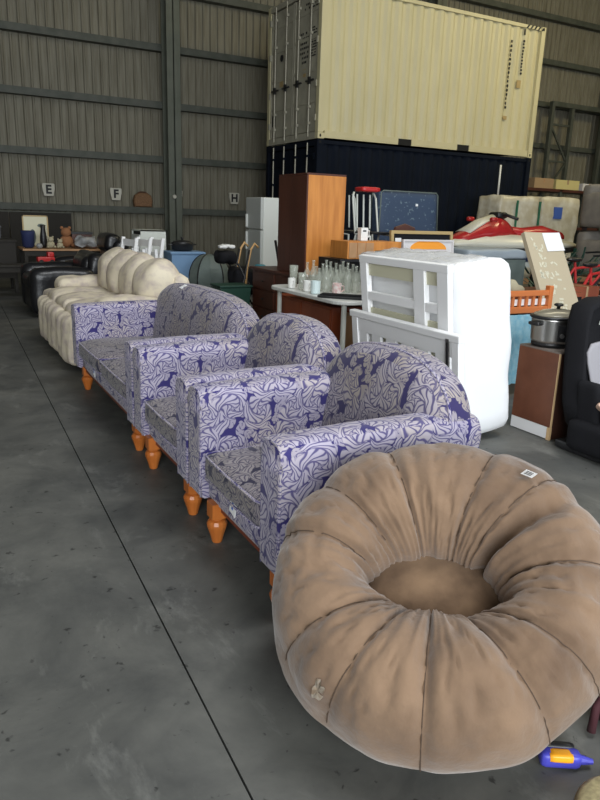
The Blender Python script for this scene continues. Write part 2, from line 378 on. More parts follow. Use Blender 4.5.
# braced wind frame in the right bay
bm = bmn()
for x in (17.75, 18.65, 20.15): beam(bm, (x, 16.55, 0), (x, 16.55, 5.0), .12, .12)
beam(bm, (17.7, 16.55, 5.0), (21.9, 16.55, 5.0), .14, .14)
for z in (1.1, 2.2, 3.3, 4.4):
    beam(bm, (17.75, 16.55, z), (18.65, 16.55, z), .06, .06)
for i, z in enumerate((0, 1.1, 2.2, 3.3)):
    a, b = ((17.75, 18.65) if i % 2 == 0 else (18.65, 17.75)); beam(bm, (a, 16.55, z), (b, 16.55, z+1.1), .05, .05)
struct('trim_%d' % n, bm, 'girt'); n += 1
t_ = thing('added_shade_panels', 'low dark panels added for the shade along the wall behind the toy table', 'shade panel', (-4.9, 16.2, 0))  # dark panels added in place of the shade low on the wall
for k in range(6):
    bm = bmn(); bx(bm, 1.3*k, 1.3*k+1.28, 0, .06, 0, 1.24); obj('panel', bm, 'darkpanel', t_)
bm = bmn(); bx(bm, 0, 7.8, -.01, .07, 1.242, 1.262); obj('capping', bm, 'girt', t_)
# small bright round fitting on the column
bm = bmn(); bar(bm, (5.34, 16.44, 1.70), (5.34, 16.38, 1.70), .045); o = obj('wall_socket', bm, 'sign'); tag(o, 'small pale round fitting screwed to the steel column', 'socket')
# bay letter signs on the wall
def sign(ch, x, z, label):
    t = thing('letter_sign', label, 'sign', (x, WY-.02, z), group='bay letter signs')
    bm = bmn()
    loft(bm, [(-.10, -.13), (.10, -.13), (.135, .02), (.14, .13), (.12, .15), (-.12, .15), (-.14, .13), (-.135, .02)], [(.0, .96), (.01, 1), (.09, 1)], axis='y')
    obj('sign_panel', bm, 'sign', t)
    if ch: textmesh('letter', ch, .26, 'black_ink', t, Matrix.Translation((0, -.004, .01)) @ Matrix.Rotation(PI/2, 4, 'X'), off=.011)
    return t
sign('E', 2.55, 1.735, 'cream letter sign with black E on the steel wall')
sign('F', 4.08, 1.70, 'cream letter sign with black F on the steel wall')
sign('', 5.60, 1.72, 'pale letter sign mostly hidden behind the steel column')
sign('H', 7.14, 1.72, 'cream letter sign with black H beside the white fridge')
# basket on the girt
bm = bmn(); loft(bm, [(-.21, 0), (.21, 0), (.23, .15), (.19, .27), (.10, .33), (-.10, .33), (-.19, .27), (-.23, .15)], [(-.13, .88), (-.10, 1), (.02, 1), (.05, .9)], axis='y')
t = thing('wicker_basket', 'brown wicker basket sitting on the wall girt', 'basket', (4.70, WY-.05, 1.437))
obj('basket_body', bm, 'wicker', t, smooth=False)
bm = bmn(); tube(bm, [(-.12*math.cos(a), -.04, .30+.05*math.sin(a)) for a in [PI*i/8 for i in range(9)]], .014); obj('handle', bm, 'darkwood', t)

# ------------------------------------------------------------------ shipping containers
CX, CYY, CL, CW, CH = 7.24, 12.87, 6.058, 2.438, 2.896
def container(label, z, paint, dpaint, full):
    t = thing('shipping_container', label, 'shipping container', (CX, CYY, z), group=None)
    # corrugated side skins
    def side(y, sgn):
        bm = bmn(); prof = []; x = .17
        while x < CL-.30: prof += [(x, 0), (x+.072, 0), (x+.14, .036), (x+.21, .036)]; x += .278
        prof.append((CL-.12, 0)); prof = [(.1, 0)]+prof
        lo = [bm.verts.new((a, y+sgn*b, .15)) for a, b in prof]; hi = [bm.verts.new((a, y+sgn*b, CH-.09)) for a, b in prof]
        for i in range(len(prof)-1): bm.faces.new((lo[i], lo[i+1], hi[i+1], hi[i]))
        obj('corrugated_side', bm, paint, t)
    side(.03, 1); side(CW-.03, -1)
    bm = bmn(); bx(bm, CL-.06, CL-.02, .05, CW-.05, .1, CH-.05); obj('end_wall', bm, paint, t)
    bm = bmn(); bx(bm, .02, CL-.02, .03, CW-.03, CH-.05, CH-.02); obj('roof', bm, paint, t)
    bm = bmn(); bx(bm, .05, CL-.05, .05, CW-.05, .10, .15); obj('floor_pan', bm, 'dark', t)
    for y in (0.0, CW-.06):      # bottom rails with fork pockets, top rails
        for a, b in ((.16, 2.02), (2.38, 3.68), (4.04, CL-.16)):
            bm = bmn(); bx(bm, a, b, y, y+.06, .02, .16); obj('bottom_rail', bm, paint, t)
        for a, b in ((2.02, 2.38), (3.68, 4.04)):
            bm = bmn(); bx(bm, a, b, y+.02, y+.05, .02, .15); obj('fork_pocket', bm, 'dark', t)
        bm = bmn(); bx(bm, .16, CL-.16, y, y+.06, CH-.09, CH-.02); obj('top_rail', bm, paint, t)
    for x in (0, CL-.13):
        for y in (0, CW-.13):
            bm = bmn(); bx(bm, x, x+.13, y, y+.13, .12, CH-.11); obj('corner_post', bm, paint, t, bevel=.008)
            for zc in (0, CH-.12):
                bm = bmn(); bx(bm, x-.002, x+.16 if x == 0 else x+.132, y-.002, y+.132, zc, zc+.118); o = obj('corner_casting', bm, paint, t, bevel=.01)
                b2 = bmn(); xs = x+.06
                loft(b2, [(xs+.022*math.cos(a), zc+.06+.032*math.sin(a)) for a in [2*PI*i/10 for i in range(10)]], [(y-.004, 1), (y+.01, 1)], axis='y')
                obj('casting_slot', b2, 'dark', o)
    # door end
    for za, zb in ((.0, .14), (CH-.13, CH-.02)):
        bm = bmn(); bx(bm, 0, .05, .13, CW-.13, za, zb); obj('door_frame', bm, dpaint, t)
    for k, (y0, y1) in enumerate(((.14, CW/2-.01), (CW/2+.01, CW-.14))):
        bm = bmn(); bx(bm, .035, .06, y0, y1, .16, CH-.15)
        for z_ in (.75, 1.35, 1.95, 2.45): bx(bm, .022, .05, y0+.05, y1-.05, z_-.035, z_+.035)
        bx(bm, .018, .05, y0, y0+.05, .16, CH-.15); bx(bm, .018, .05, y1-.05, y1, .16, CH-.15)
        d = obj('door', bm, dpaint, t)
        for yy in (y0+.27, y1-.27):
            b2 = bmn(); bar(b2, (-.012, yy, .06), (-.012, yy, CH-.06), .017); obj('locking_rod', b2, 'rod', d)
            b2 = bmn(); bx(b2, -.045, -.01, yy-.19, yy+.12, 1.12, 1.15); bx(b2, -.04, .0, yy-.035, yy+.035, 1.07, 1.21); obj('handle', b2, 'black', d)
            for zz_ in (.30, .62, 2.0, 2.55):
                b2 = bmn(); bx(b2, -.035, .02, yy-.04, yy+.04, zz_, zz_+.05); obj('rod_bracket', b2, dpaint, d)
        for zz_ in (.35, 1.0, 1.8, 2.5):
            b2 = bmn(); ye = y0-.03 if k == 0 else y1-.03; bx(b2, -.02, .03, ye, ye+.06, zz_, zz_+.12); obj('hinge', b2, dpaint, d)
        if full and k == 1:
            b2 = bmn(); bx(b2, .012, .035, y1-.24, y1-.12, .40, .66); obj('vent_plate', b2, 'dark', d)
            b2 = bmn(); lathe(b2, [(.0, 0), (.07, 0), (.07, .01), (0, .01)], (.010, (y0+y1)/2, 1.78), rot=Matrix.Rotation(PI/2, 3, 'Y')); obj('round_decal', b2, 'dark', d)
            b2 = bmn(); bx(b2, .028, .034, (y0+y1)/2-.06, (y0+y1)/2+.1, 1.2, 1.33); obj('faded_sticker', b2, 'gold', d)
        if full and k == 0:
            b2 = bmn(); rnd = random.Random(3)
            for (ya, yb, za, zb, hgt, wd) in ((y0+.10, y0+.30, 2.52, 2.72, .05, .028), (y0+.42, y0+.62, 2.5, 2.62, .06, .05), (y0+.10, y0+.32, 1.58, 2.14, .04, .022), (y0+.44, y0+.74, 1.55, 2.1, .07, .06)):
                z_ = zb
                while z_ > za:
                    y_ = ya
                    while y_ < yb:
                        if rnd.random() < .8: bx(b2, .027, .034, y_, y_+wd*rnd.uniform(.5, .9), z_-hgt*.6, z_)
                        y_ += wd*1.25
                    z_ -= hgt*1.3
            obj('door_markings', b2, 'black_ink', d)
            b2 = bmn(); bx(b2, .028, .034, (y0+y1)/2-.02, (y0+y1)/2+.1, 1.25, 1.4); obj('faded_sticker', b2, 'gold', d)
    if full:   # upright rows of stencilled characters and hazard stripe at the far corner
        b2 = bmn(); rnd = random.Random(5)
        for (xa, za, zb, hh) in ((5.02, 1.05, 2.50, .075), (5.40, 1.80, 2.55, .055)):
            z_ = zb
            while z_ > za:
                if hh > .06 or rnd.random() < .8: bx(b2, xa, xa+.055*rnd.uniform(.6, 1), .020, .032, z_-hh*.7, z_)
                if rnd.random() < .6: bx(b2, xa+.02, xa+.03, .020, .032, z_-hh, z_)
                z_ -= hh*1.25
        bx(b2, 5.40, 5.44, .02, .032, 2.66, 2.78); obj('stencilled_marks', b2, 'black_ink', t)
        for x_, z_ in ((5.00, .80), (5.33, 1.52)):
            b2 = bmn(); bx(b2, x_, x_+.12, .020, .032, z_, z_+.08 if x_ < 5.1 else z_+.17); obj('orange_sticker', b2, 'gold', t)
        b2 = bmn()
        for i in range(5):
            vs = [b2.verts.new(p) for p in ((5.42+i*.12, -.004, CH-.095), (5.47+i*.12, -.004, CH-.095), (5.53+i*.12, -.004, CH-.02), (5.48+i*.12, -.004, CH-.02))]
            fc = b2.faces.new(vs); bmesh.ops.translate(b2, verts=bmesh.ops.extrude_face_region(b2, geom=[fc])['geom'][:0] or [], vec=(0, 0, 0))
        bmesh.ops.solidify(b2, geom=b2.faces[:], thickness=.003)
        obj('hazard_stripe', b2, 'black_ink', t)
    return t
container('dark navy shipping container on the floor under the cream one', 0.0, 'navy', 'navy', False)
container('cream shipping container stacked on top of the dark navy one', CH+.004, 'cream', 'cream_grey', True)

# ------------------------------------------------------------------ damask suite
def turned_leg(t, x, y, top=.185):
    bm = bmn(); lathe(bm, [(.019, 0), (.022, .004), (.030, .035), (.043, .075), (.045, .088), (.038, .102), (.026, .108), (.033, .113), (.033, .117)], (x, y, 0), seg=14)
    bx(bm, x-.033, x+.033, y-.033, y+.033, .117, top)
    return obj('leg', bm, 'orange_wood', t, smooth=False)
def suite_seat(name, label, cat, loc, W, ncush, legs, rise=.25, group=None):
    t = thing(name, label, cat, loc, group=group)
    D = .86; AW = .155
    # base
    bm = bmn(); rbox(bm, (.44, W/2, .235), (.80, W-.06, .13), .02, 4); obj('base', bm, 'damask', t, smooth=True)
    bm = bmn(); bx(bm, .055, .80, .05, W-.05, .148, .172); obj('plinth_rail', bm, 'red_wood', t)
    # arms
    for k in (0, 1):
        o2 = []
        s = 1 if k else -1; yc = AW/2 if k == 0 else W-AW/2
        for i in range(17):
            a = -.15*PI + 1.3*PI*i/16; ca, sa = math.cos(a), math.sin(a)
            o2.append((yc+.0785*math.copysign(abs(ca)**.62, ca), .595+.066*math.copysign(abs(sa)**.75, sa)))
        ol = [(yc+.068, .175), (yc+.070, .30), (yc+.072, .48)] + o2 + [(yc-.072, .48), (yc-.070, .30), (yc-.068, .175)]
        bm = bmn(); loft(bm, ol, [(.0, .90), (.006, .96), (.022, 1), (.30, 1), (.60, 1), (.80, 1), (.845, .97), (.858, .88)], axis='x', cen=(yc, .42),
                         fn=lambda q: (q[0], q[1], q[2] + (.012*math.sin(q[0]*3.2) if q[2] > .5 else 0)))
        a_ = obj('armrest', bm, 'damask', t, smooth=True)
        m = a_.modifiers.new('s', 'EDGE_SPLIT'); m.split_angle = math.radians(50)
        bm = bmn(); tube(bm, [(.006, yc+(y-yc)*.965, .42+(z-.42)*.965) for y, z in ol], .0055, 6); obj('piping', bm, 'damask', a_, smooth=True)
    # back
    hw = W/2-.005; ol = []
    for i in range(41):
        a = PI*i/40; ca, sa = math.cos(a), math.sin(a)
        e = 1.0 if W < 1.2 else .62
        ol.append((W/2+hw*(abs(ca)**(.80 if W < 1.2 else .62))*(1 if ca > 0 else -1), .60+rise*(sa**(e if W < 1.2 else .85))))
    ol = [(W/2+hw-.02, .20), (W/2+hw-.005, .45)] + ol + [(W/2-hw+.005, .45), (W/2-hw+.02, .20)]
    def lean(q):
        x_, y_, z_ = q; k = max(0, z_-.38)
        return (x_ + .17*k, y_, z_)
    bm = bmn(); loft(bm, ol, [(.575, .55), (.585, .78), (.60, .90), (.62, .965), (.645, .995), (.67, 1.0), (.735, 1.0), (.76, .985), (.775, .955), (.785, .90)], axis='x', cen=(W/2, .50), fn=lean)
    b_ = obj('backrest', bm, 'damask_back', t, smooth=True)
    bm = bmn(); tube(bm, [lean((.655, .5*0+W/2+(y-W/2)*1.0, .50+(z-.50)*1.0)) for y, z in ol[2:-2]], .007, 6); obj('piping', bm, 'damask', b_, smooth=True)
    # cushions
    cw = (W-2*AW-.006)/ncush
    for i in range(ncush):
        yc = AW+.003+cw*(i+.5)
        bm = bmn(); rbox(bm, (.305, yc, .34), (.60, cw-.006, .12), .04, 10, puff=(0, 0, .022), nz=.006, nsc=5, seed=i+W)
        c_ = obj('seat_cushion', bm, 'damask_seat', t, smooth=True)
        for zc in (.29, .388):
            bm = bmn(); y0, y1 = yc-cw/2+.035, yc+cw/2-.035
            tube(bm, [(.5, y0-.026, zc), (.05, y0-.026, zc), (.018, y0-.012, zc), (.008, y0+.01, zc), (.003, yc, zc), (.008, y1-.01, zc), (.018, y1+.012, zc), (.05, y1+.026, zc), (.5, y1+.026, zc)], .0055, 6)
            obj('piping', bm, 'damask', c_, smooth=True)
    for x, y in legs: turned_leg(t, x, y)
    return t
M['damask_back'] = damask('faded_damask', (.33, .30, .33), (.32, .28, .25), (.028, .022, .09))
def care(t, y, z=.262):
    bm = bmn(); box(bm, (.032, y, z), (.004, .055, .085), rot=Matrix.Rotation(.25, 3, 'X')); o = obj('price_label', bm, 'white', t); o['label'] = 'white price label with blue print'
    b = bmn(); box(b, (.0295, y, z), (.003, .012, .040), rot=Matrix.Rotation(.25, 3, 'X')); obj('label_print', b, 'blue_ink', o)
FX = .925
a = suite_seat('armchair', 'purple damask armchair in front, nearest the brown round chair', 'armchair', (FX, 1.81, 0), .90, 1, [(.05, .06), (.05, .68), (.76, .08), (.76, .82)], group='purple damask lounge suite')
care(a, .46)
b = suite_seat('armchair', 'purple damask armchair in the middle between the damask sofa and the front armchair', 'armchair', (FX, 2.725, 0), .90, 1, [(.05, .07), (.05, .715), (.76, .08), (.76, .82)], group='purple damask lounge suite')
c = suite_seat('sofa', 'purple damask two-seat sofa beside the cream floral sofa', 'sofa', (FX, 3.645, 0), 1.80, 2, [(.06, .115), (.07, 1.645), (.76, .10), (.76, 1.70)], rise=.25, group='purple damask lounge suite')
care(c, 1.18, .255)
for p in ((.70, 1.18, .835),):
    bm = bmn(); box(bm, p, (.05, .05, .004), rot=Matrix.Rotation(-.5, 3, 'Y')); obj('price_label', bm, 'white', c)

# ------------------------------------------------------------------ round brown papasan style chair
BX, BY, BZ, BT, BAZ = 1.16, 1.30, .355, 36, (.7, .7)
def round_chair():
    t = thing('round_cushion_chair', 'large round tan suede cushion chair tilted open towards the front', 'lounge chair', (BX, BY, 0))
    back = Vector((*BAZ, 0)).normalized(); tilt = math.radians(BT)
    nrm = (-back*math.sin(tilt) + Vector((0, 0, 1))*math.cos(tilt)); up = (back*math.cos(tilt)+Vector((0, 0, 1))*math.sin(tilt)); rt = up.cross(nrm)
    cen = Vector((0, 0, BZ))
    NS, NT, NP = 11, 330, 56
    seams = [2*PI*(k+.18*math.sin(k*2.3))/NS+.25 for k in range(NS)]
    def surf(th, ph):
        # th: 0 = right (in the picture), PI/2 = the back
        R = .315; a = .14; b = .185
        bk = max(0, math.sin(th)); fr = max(0, -math.sin(th))
        tr = math.exp(-(((th-.75+PI) % (2*PI)-PI)/.45)**2)
        sd = abs(math.cos(th))
        R += -.055*fr+.012*tr+.012*sd; a += .052*fr+.045*bk+.02*tr; R -= .018*bk; b += .03*fr - .01*bk
        dmin = 9
        for s in seams:
            d = (th-s+PI) % (2*PI)-PI
            if abs(d) < abs(dmin): dmin = d
        top = max(0, math.sin(ph))**.7 if math.sin(ph) > 0 else 0
        cph = math.cos(ph)
        w_ = top*.9+.1*(1 if cph > 0 else .5)
        pinch = 1 - w_*(.085*math.exp(-(dmin/.045)**2) + .05*math.exp(-(dmin/.16)**2))
        inner = max(0, -cph)
        # deep fold where the back lobe meets the right hand lobe
        dd = (th-.70+PI) % (2*PI)-PI
        pinch -= .42*math.exp(-(dd/.09)**2)*(top*.75+inner*.5)*(1 if cph < .5 else .35)
        e = 1.0
        rr = R + a*pinch*cph; ww = b*pinch*math.sin(ph)
        p3 = Vector((math.cos(th)*2.2, math.sin(th)*2.2, ph*.35))
        wr = noise.noise(Vector((th*7, ph*.8, 2.0)))*.008*(top+.2) + noise.noise(Vector((th*13, ph*1.5, 5)))*.0035*(top+inner) + noise.noise(p3*1.2)*.018
        wr += .010*math.sin(dmin*55+ph*2)*math.exp(-(dmin/.14)**2)*inner*.5
        fold = noise.noise(Vector((th*3+ph*1.2, ph*3.2, 9.0))); wr -= .014*math.exp(-(fold/.07)**2)*(top*.8)
        rr += wr*cph; ww += wr*math.sin(ph)
        p = cen + rt*(math.cos(th)*rr) + up*(math.sin(th)*rr) + nrm*ww
        if p.z < .004: p.z = .004+.0*(p.z)
        return p
    bm = bmn(); g = [[bm.verts.new(surf(2*PI*i/NT, 2*PI*j/NP)) for j in range(NP)] for i in range(NT)]
    for i in range(NT):
        for j in range(NP): bm.faces.new((g[i][j], g[(i+1) % NT][j], g[(i+1) % NT][(j+1) % NP], g[i][(j+1) % NP]))
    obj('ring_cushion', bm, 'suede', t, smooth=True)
    # underside skin and the round middle cushion
    bm = bmn(); rows = []
    for q in range(13):
        r = .235*q/12; rows.append([bm.verts.new(cen + rt*(math.cos(2*PI*k/48)*r) + up*(math.sin(2*PI*k/48)*r) + nrm*(-.125+.075*(1-(r/.235)**2.2)+.006*noise.noise(Vector((r*14*math.cos(2*PI*k/48), r*14*math.sin(2*PI*k/48), 4))))) for k in range(48)])
    for a_, b_ in zip(rows, rows[1:]):
        for k in range(48): bm.faces.new((a_[k], a_[(k+1) % 48], b_[(k+1) % 48], b_[k]))
    bmesh.ops.remove_doubles(bm, verts=bm.verts[:], dist=1e-5)
    bmesh.ops.solidify(bm, geom=bm.faces[:], thickness=.05)
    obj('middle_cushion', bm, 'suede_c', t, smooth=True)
    # stitched seams
    for s in seams:
        pts = []
        for j in range(2, 27):
            ph = PI*j/28 if True else 0
            q = surf(s, ph-.25); ax = cen+(rt*math.cos(s)+up*math.sin(s))*.315; pts.append(q+(q-ax).normalized()*.0015)
        bm = bmn(); tube(bm, pts, .0016, 5); obj('seam', bm, 'thread', t)
    def patch(th, ph, du, dv, name, m, blob=False, lift=.002):
        bm = bmn(); vs = []
        p0 = surf(th, ph); dx = (surf(th+.02, ph)-p0).normalized(); dy = (surf(th, ph+.05)-p0).normalized(); nn = dx.cross(dy).normalized()
        ax = cen+(rt*math.cos(th)+up*math.sin(th))*.315
        if (p0-ax).dot(nn) < 0: nn = -nn
        if not blob:
            for a_, b_ in ((-1, -1), (1, -1), (1, 1), (-1, 1)): vs.append(bm.verts.new(p0+dx*a_*du+dy*b_*dv+nn*.013))
            bm.faces.new(vs)
        else:
            ring = []
            for k in range(24):
                a_ = 2*PI*k/24; rr = .65+.5*noise.noise(Vector((math.cos(a_)*1.7, math.sin(a_)*1.7, 8)))
                q = surf(th+du*math.cos(a_)*rr, ph+dv*math.sin(a_)*rr); ring.append(bm.verts.new(q+(q-ax).normalized()*lift))
            c0 = bm.verts.new(p0+nn*lift*1.3)
            for k in range(24): bm.faces.new((c0, ring[k], ring[(k+1) % 24]))
        bmesh.ops.solidify(bm, geom=bm.faces[:], thickness=.001)
        o = obj(name, bm, m, t); return o, p0, dx, dy, nn
    o, p0, dx, dy, nn = patch(.97, 1.16, .017, .015, 'price_label', 'white'); o['label'] = 'white price sticker'
    bm = bmn()
    for k in range(3):
        q = p0+nn*.0145+dy*(.008-.007*k)
        vs = [bm.verts.new(q+dx*a_*.010+dy*b_*.0014) for a_, b_ in ((-1, -1), (1, -1), (1, 1), (-1, 1))]; bm.faces.new(vs)
    bmesh.ops.solidify(bm, geom=bm.faces[:], thickness=.0006); obj('label_print', bm, 'black_ink', o)
    o = patch(4.12, .55, .07, .22, 'worn_patch', 'worn_patch', True, .004); o[0]['label'] = 'pale torn patch in the suede'
    return t
round_chair()
#@@PART2
# ------------------------------------------------------------------ cream floral recliner sofa
def floral_sofa():
    t = thing('recliner_sofa', 'cream floral recliner sofa with puffy back pillows, behind the purple sofa', 'sofa', (1.0, 5.60, 0))
    W = 2.25
    bm = bmn(); rbox(bm, (.52, W/2, .22), (.80, W-.30, .36), .04, 6); obj('base', bm, 'floral', t, smooth=True)
    for i in range(3):
        yc = .30+.275+.55*i
        bm = bmn(); rbox(bm, (.36, yc, .46), (.66, .56, .17), .07, 12, puff=(0, 0, .04), nz=.02, nsc=5, seed=i); obj('seat_cushion', bm, 'floral', t, smooth=True)
        bm = bmn()     # gathered footrest panel hanging in front, three soft channels
        rbox(bm, (.06, yc, .26), (.17, .55, .44), .07, 16, puff=(.015, 0, 0), nz=.012, nsc=6, seed=i+3, fn=lambda q: (q[0]-(.030*abs(math.sin(q[1]*PI/.19+.4+.6*math.sin(q[2]*6))) if q[0] < 0 else 0), q[1], q[2]))
        obj('footrest_panel', bm, 'floral', t, smooth=True)
    for y in (.15, W-.15):
        bm = bmn(); rbox(bm, (.42, y, .27), (.76, .27, .50), .07, 10, nz=.012, nsc=6, seed=y); a = obj('armrest', bm, 'floral', t, smooth=True)
        bm = bmn(); rbox(bm, (.47, y, .56), (.60, .29, .17), .08, 12, puff=(0, 0, .02), nz=.02, nsc=7, seed=y+4); obj('arm_pillow', bm, 'floral', a, smooth=True)
    bm = bmn(); rbox(bm, (.92, W/2, .44), (.18, W-.20, .80), .08, 10); obj('back_frame', bm, 'floral', t, smooth=True)
    for i in range(4):
        yc = .14+.25+.49*i
        bm = bmn(); rbox(bm, (.78, yc, .69), (.34, .50, .50), .165, 14, puff=(.04, 0, .03), nz=.022, nsc=5, seed=i*2.2, rot=Matrix.Rotation(.16, 3, 'Y')); obj('back_pillow', bm, 'floral', t, smooth=True)
    return t
floral_sofa()
def leather_chair(loc, label, W, rz=0, hb=.88):
    t = thing('leather_recliner', label, 'recliner', loc, rz, 'black leather recliners')
    bm = bmn(); rbox(bm, (.46, W/2, .22), (.84, W-.1, .34), .05, 6); obj('base', bm, 'black_gloss', t, smooth=True)
    bm = bmn(); rbox(bm, (.34, W/2, .42), (.66, W-.46, .18), .07, 10, puff=(0, 0, .03), nz=.015); obj('seat_cushion', bm, 'black_gloss', t, smooth=True)
    for y in (.14, W-.14):
        bm = bmn(); rbox(bm, (.42, y, .33), (.80, .27, .58), .10, 10, puff=(0, 0, .02), nz=.015, seed=y); obj('armrest', bm, 'black_gloss', t, smooth=True)
    bm = bmn(); rbox(bm, (.86, W/2, .56), (.26, W-.20, hb-.22), .11, 12, nz=.02, rot=Matrix.Rotation(.18, 3, 'Y')); rbox(bm, (.80, W/2, hb-.08), (.24, W-.34, .28), .10, 10, nz=.02, rot=Matrix.Rotation(.18, 3, 'Y'), seed=3); obj('backrest', bm, 'black_gloss', t, smooth=True)
leather_chair((1.06, 9.05, 0), 'black leather recliner at the far end of the row, nearest the aisle', 1.15, hb=.70)
leather_chair((1.66, 10.33, 0), 'tall backed black leather recliner behind the floral sofa', 1.1, hb=.95)

# ------------------------------------------------------------------ left background: trestle tables with toys and bric-a-brac
def trestle(loc, L_, D_, H_, m, label, shelf=True):
    t = thing('display_table', label, 'table', loc)
    bm = bmn(); bx(bm, 0, L_, 0, D_, H_-.03, H_); obj('tabletop', bm, m, t, bevel=.004)
    bm = bmn(); bx(bm, .03, L_-.03, .03, .05, H_-(.60 if L_ > 2 else .11), H_-.03); obj('apron', bm, 'darkpanel', t)
    for x in (.05, L_-.05):
        for y in (.06, D_-.06):
            bm = bmn(); bx(bm, x-.025, x+.025, y-.025, y+.025, 0, H_-.03); obj('leg', bm, 'darkpanel', t)
    if shelf: bm = bmn(); bx(bm, .03, L_-.03, .05, D_-.05, .40, .42); obj('shelf', bm, 'darkwood', t)
    return t
trestle((1.30, 11.6, 0), 1.45, .75, .72, 'tan_wood', 'wooden table heaped with toys behind the leather recliners')
trestle((-2.6, 11.9, 0), 3.86, .8, .84, 'darkpanel', 'long dark wooden counter at the left edge of the picture')
trestle((.70, 10.95, 0), .9, .35, .52, 'darkpanel', 'low dark bench in front of the toy table', False)
def single(name, bm, m, label, cat, loc, group=None, smooth=True, rz=0): return tag(obj(name, bm, m, None, loc, smooth=smooth, rz=rz), label, cat, group)
t = thing('painting', 'pale framed painting standing at the back of the toy table', 'painting', (1.42, 12.22, .725))
bm = bmn(); box(bm, (.17, 0, .25), (.38, .03, .46)); obj('canvas', bm, 'slat', t)
bm = bmn(); bx(bm, -.03, .37, -.022, .02, 0, .02); bx(bm, -.03, .37, -.022, .02, .48, .50); bx(bm, -.03, -.01, -.022, .02, 0, .5); bx(bm, .35, .37, -.022, .02, 0, .5); obj('frame', bm, 'gold', t)
bm = bmn(); ellip(bm, (.12, -.018, .16), (.05, .004, .12)); ellip(bm, (.26, -.018, .34), (.06, .004, .03)); obj('painted_shapes', bm, 'tent', t)
TZ = .723
bm = bmn(); lathe(bm, [(.05, 0), (.09, .02), (.10, .20), (.11, .26), (.09, .27)]); single('tub', bm, 'navy_plain', 'dark blue plastic tub on the left end of the toy table', 'tub', (1.42, 11.85, TZ)); M['bluebox']
bm = bmn(); lathe(bm, [(.04, 0), (.06, .05), (.05, .2), (.035, .30), (.045, .36)]); single('vase', bm, 'black', 'tall black vase in front of the painting', 'vase', (1.66, 11.9, TZ))
def plush(loc, m, s, label):
    t = thing('plush_toy', label, 'plush toy', loc)
    bm = bmn(); ellip(bm, (0, 0, .09*s), (.10*s, .08*s, .095*s), nz=.01); obj('body', bm, m, t, smooth=True)
    bm = bmn(); ellip(bm, (0, -.02*s, .22*s), (.075*s, .07*s, .07*s)); obj('head', bm, m, t, smooth=True)
    for sx in (-1, 1):
        bm = bmn(); ellip(bm, (.055*s*sx, 0, .285*s), (.025*s, .018*s, .025*s), u=10, v=6); obj('ear', bm, m, t, smooth=True)
        bm = bmn(); ellip(bm, (.085*s*sx, -.07*s, .04*s), (.035*s, .07*s, .035*s), u=10, v=6); obj('leg', bm, m, t, smooth=True)
plush((2.03, 12.0, TZ+.005), 'plush_tan', 1.1, 'tan plush toy sitting high on the toy heap')
plush((1.74, 11.70, TZ+.005), 'plush_cream', .62, 'small cream plush toy at the front left of the heap')
plush((1.88, 11.69, TZ+.005), 'plush_cream', .5, 'smaller cream plush toy next to the grey bag')
bm = bmn(); rbox(bm, (0, 0, .085), (.34, .22, .17), .08, 8, nz=.05, nsc=12); single('plastic_bag', bm, 'toy_grey', 'crumpled grey plastic bag of toys at the front of the heap', 'bag', (2.30, 11.72, TZ+.03))
bm = bmn(); rbox(bm, (0, 0, .07), (.26, .2, .14), .06, 8, nz=.04, nsc=12, seed=3); single('plastic_bag', bm, 'toy_grey', 'small grey plastic bag at the right end of the toy table', 'bag', (2.62, 11.80, TZ+.035))
rnd = random.Random(11)
toyc = [('toy_red', 'red'), ('toy_pink', 'pink'), ('maroon', 'maroon'), ('teal', 'teal'), ('cup', 'white'), ('toy_red', 'dark red'), ('toy_orange', 'orange')]
def toy(kind, m, loc, s, label):
    if kind == 0:
        t = thing('toy_truck', label, 'toy', loc, rnd.uniform(-.6, .6)); bm = bmn(); rbox(bm, (0, 0, .045*s), (.16*s, .08*s, .05*s), .012*s, 3); rbox(bm, (.045*s, 0, .09*s), (.06*s, .075*s, .05*s), .012*s, 3); obj('body', bm, m, t, smooth=False)
        for x in (-.05, .05):
            for y in (-.042, .042):
                bm = bmn(); bar(bm, (x*s, (y-.008)*s, .022*s), (x*s, (y+.008)*s, .022*s), .022*s, seg=12); obj('wheel', bm, 'black', t)
    elif kind == 1:
        bm = bmn(); lathe(bm, [(.0, 0), (.05*s, .01*s), (.075*s, .06*s), (.05*s, .11*s), (0, .12*s)], seg=14); single('toy_ball', bm, m, label, 'toy', loc)
    else:
        t = thing('toy_box', label, 'toy', loc, rnd.uniform(-.6, .6)); bm = bmn(); rbox(bm, (0, 0, .05*s), (.15*s, .11*s, .10*s), .01, 2); obj('box_body', bm, m, t)
        bm = bmn(); bx(bm, -.08*s, .08*s, -.06*s, .06*s, .10*s, .115*s); obj('lid', bm, 'black', t)
